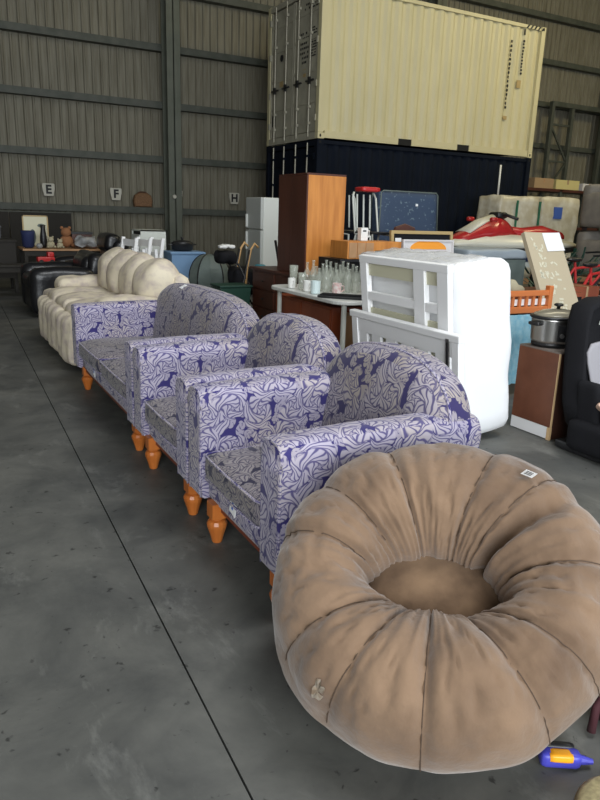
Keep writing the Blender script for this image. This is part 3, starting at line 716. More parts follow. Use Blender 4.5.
items = [(0, 'toy_red', (2.26, 11.98, TZ), .6, 'red toy truck behind the grey bag on the toy table'), (1, 'toy_pink', (2.47, 11.95, TZ), .7, 'pink ball on the toy table'),
 (2, 'maroon', (1.90, 12.2, TZ), .7, 'maroon box behind the cream plush toys'), (2, 'toy_red', (2.64, 12.0, TZ), .8, 'red box at the right end of the toy heap'), (0, 'teal', (2.58, 12.18, TZ), 1.0, 'teal toy truck at the back of the toy heap'),
 (2, 'darkwood', (2.30, 12.18, TZ), 2.2, 'tall dark box at the back of the toy table'), (1, 'cup', (2.70, 11.70, TZ), .4, 'small white ball at the right front of the toy table'),
 (0, 'toy_red', (1.56, 11.1, .523), 1.6, 'bright red toy truck on the low bench under the toy table'), (1, 'toy_grey', (1.56, 11.66, TZ), .7, 'grey ball at the left front of the toy table'),
 (2, 'toy_red', (.52, 12.2, .843), 2.0, 'dark red box on the long dark counter'), (1, 'cup', (.56, 12.1, 1.075), .5, 'small white ball on top of the dark red box'), (2, 'black', (.92, 12.30, .843), 1.8, 'black box on the long dark counter'),
 (1, 'plush_cream', (.80, 11.98, .843), .7, 'cream ball on the long dark counter'), (2, 'teal', (.12, 12.2, .843), 1.6, 'teal box at the left on the long dark counter')]
for k, m, l, s, lab in items: toy(k, m, l, s, lab)

# ------------------------------------------------------------------ white slotted cabinet, folded white chairs
t = thing('slotted_cabinet', 'pale cabinet with slotted open side behind the floral sofa', 'cabinet', (2.90, 10.6, 0))
bm = bmn(); bx(bm, 0, .42, 0, .02, 0, 1.07); bx(bm, 0, .42, .50, .52, 0, 1.07); bx(bm, 0, .42, 0, .52, 1.05, 1.07); bx(bm, .40, .42, 0, .52, 0, 1.07); bx(bm, 0, .42, 0, .52, 0, .03); obj('carcass', bm, 'melamine', t)
bm = bmn(); bx(bm, .02, .40, .02, .50, .03, 1.04); obj('interior', bm, 'dark', t)
for i in range(6):
    bm = bmn(); bx(bm, -.015, .03, .02, .50, .06+i*.165, .17+i*.165); obj('drawer_front', bm, 'appliance', t)
def folding(loc, rz, label):
    t = thing('folding_chair', label, 'chair', loc, rz, 'folded white chairs')
    for y in (-.2, .2):
        bm = bmn(); beam(bm, (0, y, 0), (.16, y, 1.0), .03, .045); obj('leg', bm, 'white_paint', t)
        bm = bmn(); beam(bm, (.10, y*.85, 0), (.06, y*.85, .85), .03, .04); obj('leg', bm, 'white_paint', t)
    bm = bmn(); beam(bm, (.15, -.2, .93), (.15, .2, .93), .02, .09); beam(bm, (.12, -.2, .78), (.12, .2, .78), .02, .05); obj('backrest', bm, 'white_paint', t)
    bm = bmn(); box(bm, (.06, 0, .5), (.03, .36, .36)); obj('seat', bm, 'white_paint', t)
folding((2.30, 9.5, 0), .2, 'folded white chair, leftmost one leaning beside the slotted cabinet')
folding((2.50, 9.5, 0), .15, 'folded white chair in the middle beside the slotted cabinet')
folding((2.68, 9.5, 0), .1, 'folded white chair touching the slotted cabinet')

# ------------------------------------------------------------------ blue bin with black pot, tent cloth, stroller, bits
t = thing('storage_bin', 'light blue plastic storage bin with a black pot on top', 'bin', (3.08, 9.45, 0))
bm = bmn(); loft(bm, [(-.06, 0), (.42, 0), (.42, .38), (-.06, .38)], [(0, .86), (.78, 1.0)], axis='z'); obj('bin_body', bm, 'bluebox', t)
bm = bmn(); rbox(bm, (.18, .19, .795), (.53, .43, .04), .015, 3); obj('lid', bm, 'bluebox', t)
t = thing('cooking_pot', 'black pot with knobbed lid standing on the blue bin', 'pot', (3.24, 9.64, .817))
bm = bmn(); lathe(bm, [(.12, 0), (.155, .02), (.16, .10), (.165, .11)], seg=24); obj('pot_body', bm, 'black', t, smooth=True)
bm = bmn(); lathe(bm, [(.165, .11), (.12, .135), (.02, .15)], seg=24); lathe(bm, [(.012, .15), (.012, .165), (.028, .175), (.02, .19), (0, .19)]); obj('lid', bm, 'black', t, smooth=True)
for s in (-1, 1):
    bm = bmn(); tube(bm, [(s*.155, -.04, .085), (s*.20, -.03, .09), (s*.20, .03, .09), (s*.155, .04, .085)], .008); obj('handle', bm, 'black', t)
# popped-up grey-green play tent: ribbed dome
t = thing('play_tent', 'grey green domed fabric tent behind the purple sofa', 'tent', (3.36, 8.85, 0))
bm = bmn(); rr = []
for i in range(10): a = PI/2*i/9; rr.append((.29*math.cos(a)**.8, .46+.36*math.sin(a)))
lathe(bm, [(.25, 0), (.28, .25)]+rr, seg=10); obj('canopy', bm, 'tent', t, smooth=False)
for k in range(0, 10, 2):
    a = 2*PI*k/10; bm = bmn(); tube(bm, [(r*math.cos(a)*1.01, r*math.sin(a)*1.01, z) for r, z in [(.25, 0), (.28, .25)]+rr[:-1]], .009, 6); obj('pole', bm, 'black', t)
def stroller():
    t = thing('stroller', 'dark folded stroller with light bentwood handle behind the damask sofa', 'stroller', (3.62, 8.22, 0))
    for s in (-1, 1):
        y = s*.16
        bm = bmn(); tube(bm, [(-.08, y, .35), (-.05, y, .7), (.0, y, .93), (.05, y, 1.0), (.10, y, .95)], .016); obj('handle', bm, 'lightwood', t, smooth=True)
        bm = bmn(); tube(bm, [(-.26, y, .06), (-.10, y, .5), (-.02, y, .92)], .016); obj('frame_tube', bm, 'black', t, smooth=True)
        bm = bmn(); tube(bm, [(.24, y, .08), (.0, y, .45), (-.18, y, .75)], .014); obj('frame_tube', bm, 'black', t, smooth=True)
        for x in (-.26, .24):
            bm = bmn(); bar(bm, (x, y-.02, .085), (x, y+.02, .085), .085, seg=20); obj('wheel', bm, 'black', t)
    bm = bmn(); rbox(bm, (-.05, 0, .52), (.32, .30, .36), .08, 8, nz=.04, nsc=7); obj('seat_fabric', bm, 'blackmatte', t, smooth=True)
    bm = bmn(); rbox(bm, (-.28, 0, .82), (.26, .30, .16), .07, 8, nz=.03, nsc=9); obj('hood', bm, 'blackmatte', t, smooth=True)
    return t
stroller()
bm = bmn(); rbox(bm, (0, 0, .02), (.20, .12, .04), .018, 5, nz=.02, nsc=20); single('crumpled_cloth', bm, 'cup', 'crumpled white cloth on the stroller hood', 'cloth', (3.34, 8.19, .935))
t = thing('storage_tub', 'dark green plastic tub standing behind the middle armchair', 'tub', (3.22, 7.75, 0))
bm = bmn(); loft(bm, [(-.2, -.16), (.2, -.16), (.2, .16), (-.2, .16)], [(0, .85), (.50, 1)], axis='z'); obj('tub_body', bm, 'dgreen', t, bevel=.01)
bm = bmn(); rbox(bm, (0, 0, .515), (.43, .35, .03), .012, 3); obj('lid', bm, 'dgreen', t)
t = thing('desk_fan', 'dark legged stand with a teal shade among the clutter', 'lamp', (3.98, 8.55, 0))
bm = bmn(); lathe(bm, [(.13, 0), (.13, .02), (.02, .04), (.012, .6)]); obj('stand', bm, 'black', t)
bm = bmn(); lathe(bm, [(.17, .52), (.10, .66), (.06, .70)]); obj('lamp_shade', bm, 'teal', t)
t = thing('bench_stool', 'upturned dark stool with its legs in the air by the fridge', 'stool', (4.24, 8.25, 0))
bm = bmn(); lathe(bm, [(.17, .60), (.18, .62), (.17, .65)]); bx(bm, -.14, .14, -.14, .14, 0, .6); obj('seat', bm, 'darkwood', t)
for a in range(4):
    bm = bmn(); c_, s_ = math.cos(a*PI/2+.6), math.sin(a*PI/2+.6); beam(bm, (.11*c_, .11*s_, .64), (.19*c_, .19*s_, 1.03), .025, .025); obj('leg', bm, 'black', t)

# fridge
t = thing('fridge', 'white two-door fridge standing against the dark container', 'fridge', (4.86, 10.45, 0))
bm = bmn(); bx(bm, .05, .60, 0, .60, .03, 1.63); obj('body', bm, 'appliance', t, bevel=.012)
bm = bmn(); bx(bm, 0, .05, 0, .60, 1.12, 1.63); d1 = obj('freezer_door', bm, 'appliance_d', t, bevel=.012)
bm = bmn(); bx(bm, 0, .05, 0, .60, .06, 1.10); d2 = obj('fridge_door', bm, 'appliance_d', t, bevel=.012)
bm = bmn(); bx(bm, -.03, .005, .52, .56, 1.15, 1.36); obj('handle', bm, 'appliance', d1)
bm = bmn(); bx(bm, -.03, .005, .52, .56, .78, 1.07); obj('handle', bm, 'appliance', d2)

# ------------------------------------------------------------------ brown desk and wardrobe
t = thing('wooden_desk', 'dark red-brown wooden desk under the tall wardrobe', 'desk', (3.50, 6.35, 0))
bm = bmn(); bx(bm, -.03, .98, -.03, 1.42, .715, .742); obj('desktop', bm, 'darkwood', t, bevel=.004)
bm = bmn(); bx(bm, 0, .95, 0, 1.38, .02, .715); obj('carcass', bm, 'darkwood', t)
for k in range(3):
    b = bmn(); bx(b, -.018, .0, .06, .62, .08+.21*k, .27+.21*k); d = obj('drawer', b, 'darkwood', t)
    b = bmn(); ellip(b, (-.028, .34, .175+.21*k), (.012, .03, .010), u=10, v=6); obj('knob', b, 'black', d)
    b = bmn(); bx(b, -.018, .0, .76, 1.32, .08+.21*k, .27+.21*k); d = obj('drawer', b, 'darkwood', t)
    b = bmn(); ellip(b, (-.028, 1.04, .175+.21*k), (.012, .03, .010), u=10, v=6); obj('knob', b, 'black', d)
t = thing('wardrobe', 'tall wardrobe with orange pine side and dark front standing on the desk', 'wardrobe', (3.55, 6.50, .744))
bm = bmn(); bx(bm, .018, .478, 0, .018, 0, 1.035); obj('side_panel', bm, 'pine', t)
bm = bmn(); bx(bm, .018, .478, .64, .658, 0, 1.035); obj('side_panel', bm, 'pine', t)
bm = bmn(); bx(bm, .0, .478, 0, .658, 1.037, 1.055); obj('top', bm, 'darkwood', t)
bm = bmn(); bx(bm, .46, .476, .018, .64, 0, 1.035); bx(bm, .02, .46, .018, .64, 0, .02); obj('back_panel', bm, 'darkwood', t)
for y0, y1 in ((.001, .327), (.331, .657)):
    bm = bmn(); bx(bm, 0, .017, y0, y1, .002, 1.034); obj('door', bm, 'darkwood', t)
# mahogany panel standing under the white table
t = thing('mahogany_cabinet', 'red mahogany cabinet beneath the white curved table', 'cabinet', (3.05, 5.05, 0))
bm = bmn(); bx(bm, 0, .5, .0, 1.1, .0, .60); obj('carcass', bm, 'redpanel', t, bevel=.004)
bm = bmn(); bx(bm, -.012, 0, .02, .54, .04, .58); obj('door', bm, 'redpanel', t)
bm = bmn(); bx(bm, -.012, 0, .56, 1.08, .04, .58); obj('door', bm, 'redpanel', t)
t = thing('cardboard_carton', 'tan plywood carton under the front corner of the white table', 'carton', (3.10, 4.56, 0))
bm = bmn(); bx(bm, 0, .36, 0, .36, 0, .55); obj('box_body', bm, 'tan_wood', t)
for x in (.12, .24):
    b = bmn(); bx(b, x, x+.015, -.006, 0, .02, .53); obj('batten', b, 'cardboard', t)
bm = bmn(); bx(bm, 0, .36, 0, .36, .552, .575); obj('lid', bm, 'cardboard', t)
# white table with rounded corner
t = thing('side_table', 'grey-white table with rounded corners holding the bottles and keyboard', 'table', (2.80, 4.52, 0))
ol = []
for cx_, cy__, a0 in ((.16, .16, PI), (1.0, .16, 1.5*PI), (1.0, 1.20, 0), (.16, 1.20, .5*PI)):
    for k in range(7): a = a0+PI/2*k/6; ol.append((cx_+.16*math.cos(a), cy__+.16*math.sin(a)))
bm = bmn(); loft(bm, ol, [(.69, .995), (.695, 1), (.715, 1), (.72, .995)], axis='z'); obj('tabletop', bm, 'table_white', t)
for x, y in ((.10, .10), (.10, 1.26), (1.06, .10), (1.06, 1.26)):
    bm = bmn(); bar(bm, (x, y, 0), (x, y, .69), .022, seg=14); obj('leg', bm, 'steel_paint', t, smooth=False)
# bottles, jars, cups
def bottle(loc, h, r, group, label):
    bm = bmn(); lathe(bm, [(r*.8, 0), (r, .01), (r, h*.52), (r*.85, h*.62), (r*.36, h*.76), (r*.34, h*.95), (r*.42, h*.955), (r*.42, h)], seg=12)
    return single('bottle', bm, 'glass', label, 'bottle', loc, group)
rnd = random.Random(2)
lab = 'clear glass bottle in the cluster on the grey-white table'
protos = [bottle((3.12, 5.0, .722), .235, .036, 'clear glass bottles', lab), bottle((3.20, 4.92, .722), .20, .04, 'clear glass bottles', lab), bottle((3.3, 4.98, .722), .26, .034, 'clear glass bottles', lab)]
pos = []
for i in range(5):
    for j in range(4): pos.append((3.04+i*.08+rnd.uniform(-.01, .01), 5.16+j*.12+rnd.uniform(-.012, .012)-.04*i))
for o, p_ in zip(protos, pos[:3]): o.location = (*p_, .722)
for k, p_ in enumerate(pos[3:]): dup(protos[k % 3], (*p_, .722))
def cup(loc, m, s, label, handle=True):
    t = thing('mug', label, 'mug', loc, rnd.uniform(0, 6)); bm = bmn(); lathe(bm, [(.030*s, 0), (.036*s, .006), (.038*s, .095*s), (.034*s, .095*s), (.031*s, .012), (0, .012)], seg=16); obj('cup_body', bm, m, t, smooth=False)
    if handle: bm = bmn(); tube(bm, [(.036*s, 0, .078*s), (.058*s, 0, .07*s), (.060*s, 0, .04*s), (.036*s, 0, .025*s)], .005*s, 6); obj('handle', bm, m, t)
cup((2.90, 5.54, .722), 'cup', .95, 'white mug at the left end of the glassware')
cup((2.91, 5.26, .722), 'cup', 1.0, 'white mug in front of the glass jar')
cup((2.95, 4.86, .722), 'jarw', 1.15, 'pale blue-white cup in front of the bottles', False) if False else None
M['jarw'] = mat('pale_blue_ceramic', (.62, .74, .74), .3); M['jarp'] = mat('pink_print_ceramic', (.66, .38, .36), .4, col2=(.8, .74, .7), scale=30)
cup((2.89, 5.08, .722), 'jarw', 1.15, 'pale blue tumbler in front of the bottles', False)
cup((3.03, 4.96, .722), 'jarp', 1.05, 'pink and white mug beside the keyboard')
def glassj(loc, h, r, label):
    bm = bmn(); lathe(bm, [(r*.7, 0), (r*.8, .008), (r, h), (r*.93, h), (r*.7, .015), (0, .012)], seg=14); return single('drinking_glass', bm, 'glass', label, 'glass', loc, 'drinking glasses')
glassj((2.93, 5.40, .722), .15, .038, 'short drinking glass between the two white mugs')
glassj((2.96, 5.62, .722), .20, .042, 'tall drinking glass behind the white mugs')
t = thing('keyboard', 'black computer keyboard lying on the grey-white table', 'keyboard', (2.877, 4.835, .722), -.75)
bm = bmn(); rbox(bm, (.14, 0, .012), (.44, .15, .022), .008, 4); obj('key_housing', bm, 'black', t)
for r_ in range(5):
    bm = bmn(); bx(bm, -.06, .34, -.062+r_*.026, -.040+r_*.026, .023, .029); obj('key_row', bm, 'blackmatte', t)
t = thing('flat_monitor', 'black flat screen standing on the table beside the bottles', 'monitor', (3.36, 4.78, .722), .25)
bm = bmn(); rbox(bm, (.16, 0, .215), (.50, .04, .34), .01, 4); obj('bezel', bm, 'black', t)
bm = bmn(); bx(bm, -.07, .39, -.025, -.0205, .065, .365); obj('screen', bm, 'black', t)
bm = bmn(); bx(bm, .13, .19, .0, .03, .01, .1); bx(bm, .02, .30, -.08, .08, 0, .012); obj('stand', bm, 'black', t)

# ------------------------------------------------------------------ chest on a dark shelf, framed pictures, stacked chairs, navy mattress
t = thing('shelf_unit', 'dark shelving unit under the small pine chest', 'shelf', (3.62, 5.88, 0))
bm = bmn(); bx(bm, 0, 1.75, 0, .44, .93, .955); bx(bm, 0, .03, 0, .44, 0, .93); bx(bm, 1.72, 1.75, 0, .44, 0, .93); bx(bm, .03, 1.72, .42, .44, 0, .93); obj('carcass', bm, 'black', t)
for z_ in (.3, .62):
    bm = bmn(); bx(bm, .03, 1.72, .01, .38, z_, z_+.02); obj('shelf', bm, 'black', t)
t = thing('pine_chest', 'low tan wooden chest on the dark shelving beside the wardrobe', 'chest', (3.70, 5.88, .957))
bm = bmn(); bx(bm, 0, .66, 0, .34, 0, .175); obj('carcass', bm, 'pine', t, bevel=.004)
for k in range(3):
    b = bmn(); bx(b, .015+.10*k, .107+.10*k, -.008, 0, .012, .163); obj('panel', b, 'tan_wood', t)
t = thing('milk_carton', 'small white box with a side handle on the pine chest', 'box', (3.93, 6.0, 1.135))
bm = bmn(); bx(bm, 0, .085, 0, .07, 0, .13); obj('box_body', bm, 'cup', t, bevel=.004)
bm = bmn(); tube(bm, [(.085, .035, .11), (.12, .035, .10), (.12, .035, .04), (.085, .035, .03)], .008); obj('handle', bm, 'cup', t)
bm = bmn(); bx(bm, .02, .06, -.002, 0, .09, .105); obj('print', bm, 'black_ink', t)
def pic(loc, W, H, T, fm, label, orange=False, rx=-.12):
    t = thing('framed_picture', label, 'picture', loc); t.rotation_euler = (rx, 0, 0)
    bm = bmn(); bx(bm, 0, W, -.015, .02, 0, T); bx(bm, 0, W, -.015, .02, H-T, H); bx(bm, 0, T, -.015, .02, T, H-T); bx(bm, W-T, W, -.015, .02, T, H-T); obj('frame', bm, fm, t)
    bm = bmn(); bx(bm, T, W-T, .0, .012, T, H-T); obj('picture_sheet', bm, 'print_bg' if orange else 'blackmatte', t)
    if orange:
        bm = bmn(); c0 = W/2; pts = [(c0+W*.36*math.cos(a), .10+H*.48*math.sin(a)) for a in [PI*i/24 for i in range(25)]]
        loft(bm, pts, [(-.004, 1), (-.001, 1)], axis='y'); obj('orange_shape', bm, 'orange', t)
    else:
        bm = bmn(); bx(bm, .06, .14, -.004, -.001, H-.12, H-.08); obj('small_label', bm, 'white', t)
pic((4.44, 6.17, .958), .86, .285, .035, 'gold', 'long gold framed picture behind the orange print')
pic((4.40, 5.90, .958), .68, .20, .018, 'print_bg', 'pale framed print with an orange dome shape', True, -.10)
def stackchair(loc, label, m='steel_paint'):
    t = thing('metal_chair', label, 'chair', loc, .1, 'stacked metal chairs behind the pine chest')
    for s in (-1, 1):
        bm = bmn(); tube(bm, [(s*.20, -.2, 0), (s*.19, -.18, .42), (s*.18, .12, .44), (s*.18, .20, .86), (s*.15, .22, .92)], .013); obj('side_frame', bm, m, t, smooth=True)
        bm = bmn(); bar(bm, (s*.20, .22, 0), (s*.18, .10, .44), .013); obj('leg', bm, m, t)
    for i in range(3):
        bm = bmn(); bar(bm, (-.10+.10*i, .19, .50), (-.10+.10*i, .22, .90), .011); obj('back_bar', bm, m, t)
    bm = bmn(); rbox(bm, (0, -.02, .455), (.38, .38, .03), .012, 4); obj('seat', bm, 'black', t)
t = thing('side_cabinet', 'dark cabinet behind the pine chest with metal chairs on it', 'cabinet', (4.52, 6.75, 0))
bm = bmn(); bx(bm, 0, .60, 0, 1.1, 0, .72); obj('carcass', bm, 'darkwood', t)
bm = bmn(); bx(bm, .02, .58, -.015, 0, .03, .70); obj('door', bm, 'darkwood', t)
stackchair((4.76, 7.01, .735), 'pale metal chair, front one on the dark cabinet')
stackchair((4.78, 7.52, .735), 'pale metal chair, rear one on the dark cabinet')
bm = bmn(); rbox(bm, (0, 0, .03), (.26, .20, .06), .02, 4); single('red_box', bm, 'toy_red', 'dark red flat box held on top of the metal chairs', 'box', (4.79, 7.23, 1.665))
t = thing('wooden_armchair', 'dark red wooden chair back beside the metal chairs', 'chair', (4.98, 6.66, 0))
bm = bmn(); loft(bm, [(-.17, .50), (.17, .50), (.19, 1.15), (.14, 1.27), (0, 1.31), (-.14, 1.27), (-.19, 1.15)], [(.0, .97), (.01, 1), (.03, 1), (.04, .97)], axis='y'); obj('backrest', bm, 'darkwood', t)
bm = bmn(); rbox(bm, (0, -.16, .47), (.40, .32, .05), .02, 4); obj('seat', bm, 'darkwood', t)
for x, y in ((-.16, -.28), (.16, -.28), (-.16, .02), (.16, .02)):
    bm = bmn(); bar(bm, (x, y, 0), (x, y, .46), .02); obj('leg', bm, 'darkwood', t)
t = thing('navy_mattress', 'navy patterned single mattress standing upright before the dark container', 'mattress', (5.16, 7.45, 0)); t.rotation_euler[0] = -.04
bm = bmn(); rbox(bm, (.49, .09, .86), (.97, .20, 1.70), .05, 10, puff=(0, .015, 0)); m_ = obj('mattress_body', bm, 'navy_cloth', t, smooth=True)
for y in (-.012, .192):
    bm = bmn(); tube(bm, [(.03, y, .02), (.0, y, .8), (.03, y, 1.68), (.06, y, 1.71), (.92, y, 1.71), (.95, y, 1.68), (.98, y, .8), (.95, y, .02)], .008, 6); obj('piping', bm, 'tent', t, smooth=True)
t['label'] = 'navy patterned mattress standing upright before the dark container'
bm = bmn(); bx(bm, .58, .615, -.024, -.018, 1.53, 1.56); obj('small_tag', bm, 'white', t)

# ------------------------------------------------------------------ white mattress stack with cot frames
t = thing('white_mattress', 'thick white wrapped mattress standing on edge behind the front armchair', 'mattress', (2.84, 3.07, 0)); t.rotation_euler[1] = -.13
bm = bmn(); rbox(bm, (.235, .56, .555), (.43, 1.12, 1.12), .08, 14, puff=(.02, .02, .0), nz=.010, nsc=5); obj('mattress_body', bm, 'sheet_white', t, smooth=True)
bm = bmn(); rbox(bm, (.19, .60, 1.10), (.34, .96, .06), .025, 14, nz=.02, nsc=14); obj('plastic_cover', bm, 'plastic_wrap', t, smooth=True)
def upright_frame(name, label, loc, rot, W, H, fn):
    t = thing(name, label, 'cot frame', loc); t.rotation_euler[1] = rot
    fn(t, W, H); return t
def f1(t, W, H):      # slatted cot base: posts and cream slats
    for y0, y1 in ((0, .10), (.22, .33), (W-.08, W)):
        b = bmn(); bx(b, -.02, .02, y0, y1, 0, H); obj('post', b, 'white_paint', t, bevel=.004)
    b = bmn(); bx(b, -.022, .022, -.004, W+.004, H-.04, H+.01); obj('top_rail', b, 'white_paint', t, bevel=.004)
    for z0, z1 in ((H-.125, H-.045), (H-.43, H-.35), (.50, .58)):
        b = bmn(); bx(b, .0, .018, .03, W-.03, z0, z1); obj('slat', b, 'slat', t)
    for z0 in (H-.29, H-.52, .25):
        b = bmn(); bx(b, -.018, .018, .03, W-.03, z0, z0+.055); obj('cross_rail', b, 'white_paint', t)
upright_frame('slatted_cot_frame', 'white cot base with cream slats leaning on the white mattress', (2.785, 3.08, .0), -.13, .93, 1.12, f1)
def f2(t, W, H):      # cot end: top rail with upright openings
    b = bmn(); bx(b, -.03, .02, -.01, W+.02, H-.045, H); obj('top_rail', b, 'white_paint', t, bevel=.006)
    b = bmn(); bx(b, -.018, .012, .04, W-.04, H-.14, H-.045); bx(b, -.018, .012, .04, W-.04, .12, .30); obj('cross_rail', b, 'white_paint', t)
    for y0, y1 in ((0, .06), (W-.07, W)):
        b = bmn(); bx(b, -.025, .018, y0, y1, 0, H-.045); obj('post', b, 'white_paint', t, bevel=.004)
    y = .06
    for k, g in enumerate((.055, .065, .065, .065, .065, .06)):
        b = bmn(); wd = .105; bx(b, -.014, .008, y+g, y+g+wd, .30, H-.14); obj('upright', b, 'white_paint', t); y += g+wd
    b = bmn(); bx(b, -.032, -.024, .075, .105, .42, H-.03); s_ = obj('metal_strip', b, 'steel', t)
    b = bmn(); bx(b, -.034, -.031, .084, .096, .44, H-.05); obj('slot', b, 'black', s_)
upright_frame('cot_end', 'white cot end with upright slats in front of the slatted cot frame', (2.70, 2.90, .0), -.115, 1.13, .745, f2)

# ------------------------------------------------------------------ brown speaker cabinet with slow cooker, racing seat
t = thing('speaker_cabinet', 'scuffed brown veneered cabinet on the floor under the slow cooker', 'cabinet', (3.45, 2.91, 0))
bm = bmn(); bx(bm, .012, .32, .004, .33, .0, .570); obj('carcass', bm, 'spk_dark', t)
bm = bmn(); bx(bm, 0, .011, 0, .34, .085, .572); obj('front_panel', bm, 'spk_brown', t)
bm = bmn(); bx(bm, 0, .012, .028, .34, .006, .083); obj('kick_strip', bm, 'white', t)
bm = bmn(); bx(bm, -.001, .014, -.002, .026, .0, .083); obj('chipped_corner', bm, 'chip', t)
bm = bmn(); bx(bm, -.001, .0105, -.003, .004, .084, .573); obj('edge_strip', bm, 'chip', t)
bm = bmn(); bx(bm, .0, .32, .002, .34, .573, .582); obj('top', bm, 'top_grey', t)
t = thing('slow_cooker', 'stainless steel slow cooker with glass lid on the brown cabinet', 'slow cooker', (3.635, 3.13, .583))
def ov(z, r, q=1): return (r, z)
Sx = Matrix.Diagonal((1.12, .9, 1))
def olathe(bm, prof, seg=36): lathe(bm, prof, seg=seg, rot=Sx)
bm = bmn(); olathe(bm, [(.13, 0), (.145, .005), (.150, .03)]); obj('base_ring', bm, 'black', t, smooth=True)
bm = bmn(); olathe(bm, [(.150, .03), (.155, .05), (.160, .175), (.163, .185)]); obj('steel_body', bm, 'steel', t, smooth=True)
bm = bmn(); olathe(bm, [(.163, .185), (.172, .190), (.172, .200), (.160, .205), (.150, .200)]); obj('pot_rim', bm, 'black', t, smooth=True)
bm = bmn(); olathe(bm, [(.158, .204), (.150, .212), (.10, .232), (.04, .242), (.0, .243)]); l_ = obj('lid', bm, 'lidglass', t, smooth=True)
bm = bmn(); lathe(bm, [(.012, .242), (.012, .258), (.030, .264), (.030, .274), (.018, .280), (0, .280)]); obj('knob', bm, 'black', l_, smooth=True)
for s in (-1, 1):
    bm = bmn(); rbox(bm, (s*.195, 0, .155), (.05, .09, .025), .011, 4); obj('handle', bm, 'black', t, smooth=True)
an = math.radians(-118); d_ = Vector((math.cos(an)*1.12, math.sin(an)*.9, 0))*.157
bm = bmn(); box(bm, (d_.x, d_.y, .10), (.012, .055, .105), rz=math.atan2(d_.y/.81, d_.x/1.2544)); pnl = obj('control_panel', bm, 'black', t)
bm = bmn(); e_ = d_.normalized(); bar(bm, (d_.x+e_.x*.004, d_.y+e_.y*.004, .085), (d_.x+e_.x*.018, d_.y+e_.y*.018, .085), .014, seg=16); obj('dial', bm, 'steel', pnl)
def racing_seat():
    t = thing('racing_seat', 'black and grey racing style seat at the right edge', 'seat', (3.69, 2.70, 0), .0)
    ol = [(-.29, .16), (-.315, .30), (-.30, .44), (-.285, .56), (-.27, .66), (-.245, .80), (-.20, .90), (-.10, .935), (.10, .935), (.20, .90), (.245, .80), (.27, .66), (.285, .56), (.30, .44), (.315, .30), (.29, .16)]
    def ln(q): return (q[0], q[1]+.20*(q[2]-.2), q[2])
    bm = bmn(); loft(bm, ol, [(-.075, .90), (-.09, .95), (-.07, .985), (-.03, 1), (.04, 1), (.075, .96)], axis='y', cen=(0, .52), fn=ln); b_ = obj('backrest', bm, 'blackmatte', t, smooth=True)
    il = [(-.16, .22), (-.19, .34), (-.225, .46), (-.245, .56), (-.245, .62), (-.21, .665), (-.10, .68), (.10, .68), (.21, .665), (.245, .62), (.245, .56), (.225, .46), (.19, .34), (.16, .22)]
    bm = bmn(); loft(bm, il, [(-.088, 1.08), (-.098, 1.06), (-.10, .98)], axis='y', fn=ln); obj('grey_panel', bm, 'seatgrey', b_, smooth=True)
    for s in (-1, 1):
        bm = bmn(); rbox(bm, (s*.285, -.09, .32), (.065, .15, .30), .03, 8, rot=Matrix.Rotation(.12*s, 3, 'Y'), puff=(0, .01, 0)); obj('side_bolster', bm, 'blackmatte', t, smooth=True)
        bm = bmn(); rbox(bm, (s*.30, -.22, .13), (.10, .46, .20), .045, 8); obj('seat_bolster', bm, 'blackmatte', t, smooth=True)
        bm = bmn(); tube(bm, [(s*.29, -.205, .42), (s*.30, -.215, .30), (s*.27, -.22, .22)], .018, 8); obj('strap', bm, 'black', t, smooth=True)
    bm = bmn(); rbox(bm, (0, -.20, .12), (.52, .44, .16), .05, 8, puff=(0, 0, .01)); obj('seat_cushion', bm, 'blackmatte', t, smooth=True)
    bm = bmn(); rbox(bm, (0, -.14, .03), (.62, .50, .06), .02, 4); obj('base_frame', bm, 'black', t)
    # stitched pale marks on the head part
    for (x_, z_, w_, h_, a_) in ((-.155, .800, .010, .026, .2), (-.140, .806, .007, .028, .1), (-.125, .806, .012, .026, -.2), (-.108, .812, .008, .028, .15), (-.092, .814, .012, .026, 0)):
        bm = bmn(); box(bm, (x_, -.100+.20*(z_-.2), z_), (w_*.6, .006, h_), rot=Matrix.Rotation(a_, 3, 'Y')); obj('stitched_mark', bm, 'steel_paint', b_)
    bm = bmn()
    for k in range(3): box(bm, (-.128+.014*k, -.100+.2*.50, .715-.006*k), (.028, .006, .007), rot=Matrix.Rotation(.5, 3, 'Y'))
    obj('yellow_emblem', bm, 'gold', b_)
    return t
racing_seat()
bm = bmn(); rbox(bm, (0, 0, .05), (.15, .12, .12), .05, 9, nz=.05, nsc=15, seed=5); single('crumpled_wrapper', bm, 'pink_cloth', 'crumpled beige wrapper lying on the racing seat', 'wrapper', (3.44, 2.47, .285), smooth=False)

# ------------------------------------------------------------------ light blue cot with orange rail, navy cover, patterned board
t = thing('toddler_cot', 'orange wooden cot rail with pale blue quilt hanging below it', 'cot', (3.78, 3.92, 0))
for z0, z1 in ((.80, .845), (.665, .715)):
    b = bmn(); bx(b, 0, .68, 0, .035, z0, z1); obj('rail', b, 'cot_orange', t, bevel=.005)
for x in (0, .64):
    b = bmn(); bx(b, x, x+.045, -.006, .045, 0, .88); obj('post', b, 'cot_orange', t, bevel=.006)
for k in range(7):
    b = bmn(); bx(b, .10+k*.075, .125+k*.075, .008, .026, .715, .80); obj('spindle', b, 'cot_orange', t)
b = bmn(); bx(b, .045, .64, .028, .034, .725, .775); obj('white_strip', b, 'white_paint', t)
bm = bmn(); n_ = 26
pr = [(.0+.63*i/n_, -.012+.010*math.sin(i*1.7)) for i in range(n_+1)]
lo = [bm.verts.new((a, b_*1.6-.006, .10)) for a, b_ in pr]; mi = [bm.verts.new((a, b_, .45)) for a, b_ in pr]; hi = [bm.verts.new((a, b_*.6, .66)) for a, b_ in pr]
